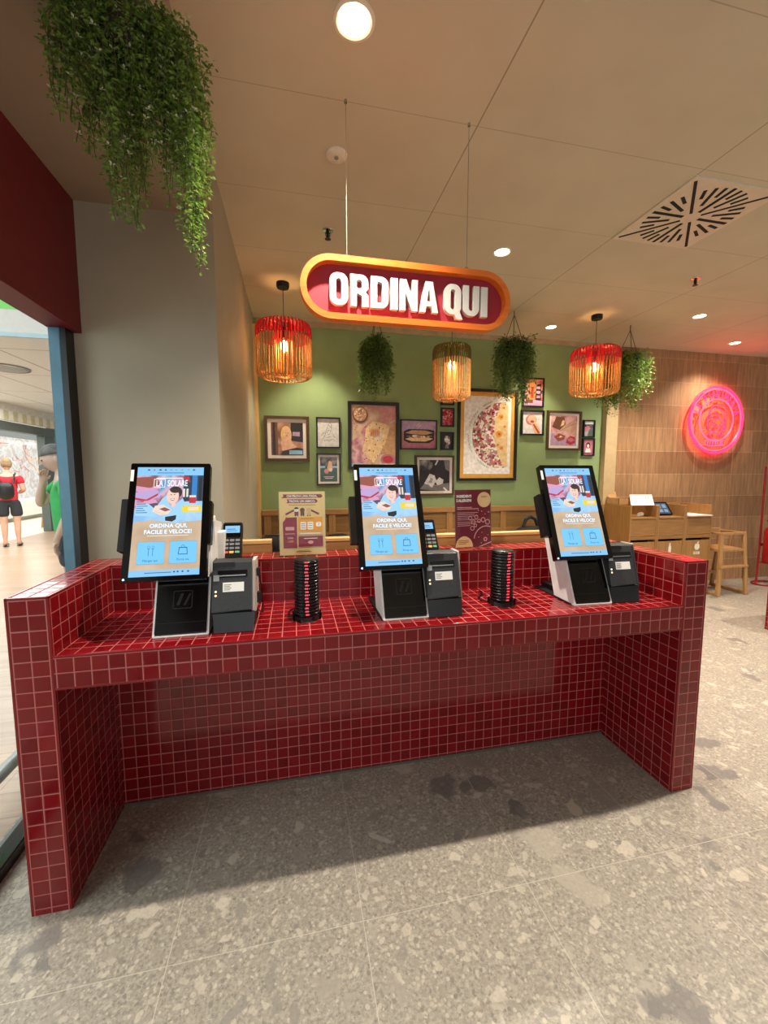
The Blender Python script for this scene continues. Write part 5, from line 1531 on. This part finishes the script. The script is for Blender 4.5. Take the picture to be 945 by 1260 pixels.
def person(label, loc, rz, J, shirt_m, hair_m, skin_m, head, lower=None, sleeves='sleeve'):
    k = thing('person', label, 'person', loc, rz)
    V, F = skin_mesh('b', J['body'], J['edges'], 'pelvis')
    b = MB(); b.raw(V, F)
    Mh, ey = head_geo(b, Vector(head[0]), head[1], head[2])
    bd = b.build('body', skin_m, k, smooth=True)
    e2 = MB(); e2.raw([Mh @ Vector(v) for v in ey.v], ey.f); e2.m = list(ey.m); e2.build('face_features', [mat('eye_dark', '#3a2c26', .4), mat('lip', '#b5706a', .5)], bd, smooth=True)
    h_ = MB(); h_.ball((0, .012, .022), (.083, .104, .113), 24, 14, 0)
    keep = [i for i, f in enumerate(h_.f) if all((h_.v[q][2] > .045 or (h_.v[q][1] > .012 and h_.v[q][2] > -.075)) for q in f)]
    hh = MB(); hh.raw([Mh @ Vector(v) for v in h_.v], [h_.f[i] for i in keep])
    o = hh.build('hair', hair_m, k, smooth=True)
    s_ = o.modifiers.new('solid', 'SOLIDIFY'); s_.thickness = .008; s_.offset = 0
    for nm, key, m in (('shirt', 'shirt', shirt_m), ('shorts', 'shorts', lower)):
        if key in J and m:
            V, F = skin_mesh('c', *J[key]); c = MB(); c.raw(V, F); c.build(nm, m, k, smooth=True)
    return k
def body_joints(arm_l, arm_r, lean=(0, 0), fing=True, stance=.10, knee=0.0):
    lx, ly = lean
    n = {'pelvis': ((0, 0, .93), (.145, .105)), 'waist': ((lx * .3, ly * .3, 1.07), (.135, .10)), 'chest': ((lx * .7, ly * .7, 1.26), (.155, .11)),
         'clav': ((lx, ly, 1.40), (.10, .075)), 'neck': ((lx * 1.15, ly * 1.2, 1.475), .052), 'skullbase': ((lx * 1.3, ly * 1.5, 1.54), .055)}
    e = [('pelvis', 'waist'), ('waist', 'chest'), ('chest', 'clav'), ('clav', 'neck'), ('neck', 'skullbase')]
    for s, nm, arm in ((-1, 'l', arm_l), (1, 'r', arm_r)):
        n['hip' + nm] = ((s * .10, 0, .86), .095); n['knee' + nm] = ((s * stance, -knee, .48), .060); n['calf' + nm] = ((s * stance, .012, .34), .057)
        n['ankle' + nm] = ((s * stance, .02, .085), .036); n['toe' + nm] = ((s * (stance + .02), -.14, .030), .032); n['heel' + nm] = ((s * stance, .045, .035), .036)
        e += [('pelvis', 'hip' + nm), ('hip' + nm, 'knee' + nm), ('knee' + nm, 'calf' + nm), ('calf' + nm, 'ankle' + nm), ('ankle' + nm, 'toe' + nm), ('ankle' + nm, 'heel' + nm)]
        sh, el, wr, dr = (Vector(v) for v in arm)
        n['sh' + nm] = (sh, .066); n['el' + nm] = (el, .043); n['fa' + nm] = (el.lerp(wr, .3), .042); n['wr' + nm] = (wr, .028)
        pm = wr + dr * .055; n['palm' + nm] = (pm, (.036, .018))
        e += [('clav', 'sh' + nm), ('sh' + nm, 'el' + nm), ('el' + nm, 'fa' + nm), ('fa' + nm, 'wr' + nm), ('wr' + nm, 'palm' + nm)]
        side = dr.cross(Vector((0, 0, 1))); side = side.normalized() if side.length > .1 else Vector((0, 1, 0))
        curl = dr.cross(side).normalized()
        for q, (off, ln) in enumerate(((-.027, .070), (-.009, .080), (.009, .075), (.027, .060))):
            a_ = pm + side * off + dr * .03; m_ = a_ + dr * ln * .5 + curl * .008; t2 = m_ + dr * ln * .4 + curl * .022
            for tnm, p_, r_ in (('a', a_, .010), ('b', m_, .0085), ('c', t2, .007)): n['f%d%s%s' % (q, tnm, nm)] = (p_, r_)
            e += [('palm' + nm, 'f%da%s' % (q, nm)), ('f%da%s' % (q, nm), 'f%db%s' % (q, nm)), ('f%db%s' % (q, nm), 'f%dc%s' % (q, nm))]
        t1 = pm - side * .040 - dr * .01; t2 = t1 - side * .012 + dr * .035
        n['th1' + nm] = (t1, .0105); n['th2' + nm] = (t2, .008); e += [('palm' + nm, 'th1' + nm), ('th1' + nm, 'th2' + nm)]
    return n, e
def clothing(n, grow, sleeve=.55, hem=.90):
    g = lambda r: tuple(x + grow for x in r) if isinstance(r, tuple) else r + grow
    s = {'pelvis': (Vector((n['pelvis'][0][0], n['pelvis'][0][1], hem)), g(n['pelvis'][1])), 'waist': (n['waist'][0], g(n['waist'][1])), 'chest': (n['chest'][0], g(n['chest'][1])), 'clav': (n['clav'][0], g(n['clav'][1]))}
    e = [('pelvis', 'waist'), ('waist', 'chest'), ('chest', 'clav')]
    for nm in 'lr':
        sh, el = Vector(n['sh' + nm][0]), Vector(n['el' + nm][0])
        s['sh' + nm] = (sh, .066 + grow); s['sl' + nm] = (sh.lerp(el, sleeve * .5), .060 + grow); s['se' + nm] = (sh.lerp(el, sleeve), .056 + grow)
        e += [('clav', 'sh' + nm), ('sh' + nm, 'sl' + nm), ('sl' + nm, 'se' + nm)]
    return s, e, 'waist'
def shorts(n, grow, length=.58):
    s = {'top': ((0, 0, 1.00), (.140 + grow, .10 + grow)), 'pelvis': ((0, 0, .92), (.15 + grow, .11 + grow))}
    e = [('top', 'pelvis')]
    for nm, sg_ in (('l', -1), ('r', 1)):
        s['h' + nm] = ((sg_ * .10, 0, .84), .098 + grow); s['m' + nm] = ((sg_ * .102, 0, .70), .092 + grow); s['k' + nm] = ((sg_ * .104, 0, length), .088 + grow)
        e += [('pelvis', 'h' + nm), ('h' + nm, 'm' + nm), ('m' + nm, 'k' + nm)]
    return s, e, 'pelvis'
SKIN_A = mat('skin_fair', '#d9a68c', .55, var=.03); SKIN_B = mat('skin_pale', '#cdb0a0', .55, var=.03)
# man in red seen from behind, hands together in front
J = {}
n, e_ = body_joints([(-.175, 0, 1.38), (-.235, .02, 1.12), (-.14, -.20, 1.06), (.45, -.85, .1)], [(.175, 0, 1.38), (.235, .02, 1.12), (.14, -.20, 1.06), (-.45, -.85, .1)], (0, -.02))
J['body'], J['edges'] = n, e_; J['shirt'] = clothing(n, .016); J['shorts'] = shorts(n, .014)
red = person('person in a red t-shirt, black shorts and sandals, seen from behind in the hall', (-4.80, 8.15, -.002), R(205), J, mat('red_tshirt', '#cf1f35', .8, var=.05), mat('sandy_hair', '#9c7b5a', .8, var=.15), SKIN_A,
       ((0, -.05, 1.63), R(18), 0), mat('black_shorts', '#26262a', .8))
for sx in (-1, 1):
    b = MB(); b.ball((sx * .105, -.05, .012), (.050, .135, .014), 16, 6); b.tube([(sx * .06, -.08, .03), (sx * .105, -.09, .075), (sx * .15, -.08, .03)], .010, 6)
    b.build('sandal', BLACK, red, smooth=True)
k = thing('shoulder_bag', 'black bag worn on the back of the person in red', 'bag', (-4.80, 8.15, -.002), R(205))
b = MB(); b.ball((.02, .185, 1.12), (.13, .065, .17), 16, 10, fn=lambda d: Vector((math.copysign(abs(d.x) ** .7, d.x), d.y, math.copysign(abs(d.z) ** .7, d.z)))); b.build('body', BLACK, k, smooth=True)
for s_ in (-1, 1):
    b = MB(); b.tube([(s_ * .10, .16, 1.26), (s_ * .115, .10, 1.44), (s_ * .115, -.02, 1.47), (s_ * .12, -.125, 1.36), (s_ * .125, -.12, 1.16)], .016, 6); b.build('strap', BLACK, k, smooth=True)
# man in green, near the glass, head bowed towards the left
J = {}
n, e_ = body_joints([(-.185, 0, 1.37), (-.20, -.20, 1.15), (-.085, -.165, 1.36), (.42, .10, .90)], [(.185, 0, 1.37), (.24, .0, 1.11), (.20, -.10, .88), (-.05, -.15, -.98)], (0, -.03))
J['body'], J['edges'] = n, e_; J['shirt'] = clothing(n, .02, .6); J['shorts'] = shorts(n, .014)
person('person in a green t-shirt with grey hair, head bowed, just outside behind the steel post', (-1.29, 2.88, .012), R(-62), J, mat('green_tshirt', '#3fae5c', .8, var=.04), mat('grey_hair', '#6a6866', .8, var=.2), SKIN_B,
       ((0, -.075, 1.575), R(16), 0), mat('dark_shorts', '#3a3f44', .8))

# ------------------------------------------------------------------ light
def spot(x, y, z, watts, ang=100, col=(1, .80, .56), blend=.75, rad=.05, aim=None):
    l = bpy.data.lights.new('spot', 'SPOT'); l.energy = watts; l.color = col; l.spot_size = R(ang); l.spot_blend = blend; l.shadow_soft_size = rad
    o = bpy.data.objects.new('spot_light', l); COL.objects.link(o); o.location = (x, y, z)
    if aim:
        o.rotation_euler = (Vector(aim) - Vector((x, y, z))).to_track_quat('-Z', 'Y').to_euler()
    return o
def area(loc, aim, sx, sy, watts, col):
    l = bpy.data.lights.new('area', 'AREA'); l.shape = 'RECTANGLE'; l.size = sx; l.size_y = sy; l.energy = watts; l.color = col
    o = bpy.data.objects.new('area_light', l); COL.objects.link(o); o.location = loc
    o.rotation_euler = (Vector(aim) - Vector(loc)).to_track_quat('-Z', 'Y').to_euler()
    return o
WARM = (1, .905, .77)
for x_, y_, w_ in ((.991, .091, 215), (3.45, .09, 330), (2.21, 1.344, 230), (4.688, 2.02, 210), (5.9, 2.62, 80), (5.9, .09, 300)):
    if w_:
        spot(x_, y_, HC - .02, w_, 96 if x_ < 1.5 else 122, col=WARM, blend=.8, rad=.03)
for x_ in (.98, 3.444):
    spot(x_, 2.58, HC - .02, 90, 84, col=(1, .88, .66), blend=.5)
for x_, y_, z_ in ((.70, 2.156, 2.49), (2.20, 2.25, 2.44), (3.69, 2.218, 2.49)):
    l = bpy.data.lights.new('bulb', 'POINT'); l.energy = 15; l.color = (1, .55, .22); l.shadow_soft_size = .05
    o = bpy.data.objects.new('bulb_light', l); COL.objects.link(o); o.location = (x_, y_, z_)
# hall: ceiling light bands and the lit shop
area((-4, 6.5, 2.9), (-4, 6.5, 0), 6, 4, 420, (1, .98, .96))
area((-6.8, 13.0, 2.55), (-6.8, 13.0, 0), 2, 8, 260, (1, .97, .93))
area((-3.2, 0, 4.2), (-3.2, 0, 0), 4, 6, 260, (1, .98, .95))
# daylight from the mall hall to the left and an added ambient fill behind the view
area((-3.0, -2.6, 1.7), (.1, .85, 1.35), 2.4, 2.2, 62, (.84, .95, 1.0))
area((.8, -6.5, 2.0), (1.2, 0, 1.3), 5, 2.6, 60, (.95, .97, 1.0))
wd = bpy.data.worlds.new('world'); scene.world = wd; wd.use_nodes = True
bg = wd.node_tree.nodes['Background']; bg.inputs[0].default_value = (.80, .78, .74, 1); bg.inputs[1].default_value = .50

# ------------------------------------------------------------------ camera
cam = bpy.data.cameras.new('camera'); co = bpy.data.objects.new('camera', cam); COL.objects.link(co)
co.location = (0.76067, -1.45546, 1.46315)
co.rotation_euler = (R(90 - 5.3816), 0, R(-12.2009))
cam.sensor_fit = 'HORIZONTAL'; cam.sensor_width = 36.0; cam.lens = 508.56 / 945 * 36.0
cam.clip_start = .02; cam.clip_end = 100
scene.camera = co
vs = scene.view_settings
vs.view_transform = 'Standard'; vs.look = 'None'; vs.exposure = 0.10; vs.gamma = 1.0; vs.use_curve_mapping = False
scene.cycles.use_denoising = True
scene.cycles.max_bounces = 8; scene.cycles.transparent_max_bounces = 12
scene.cycles.sample_clamp_indirect = 6
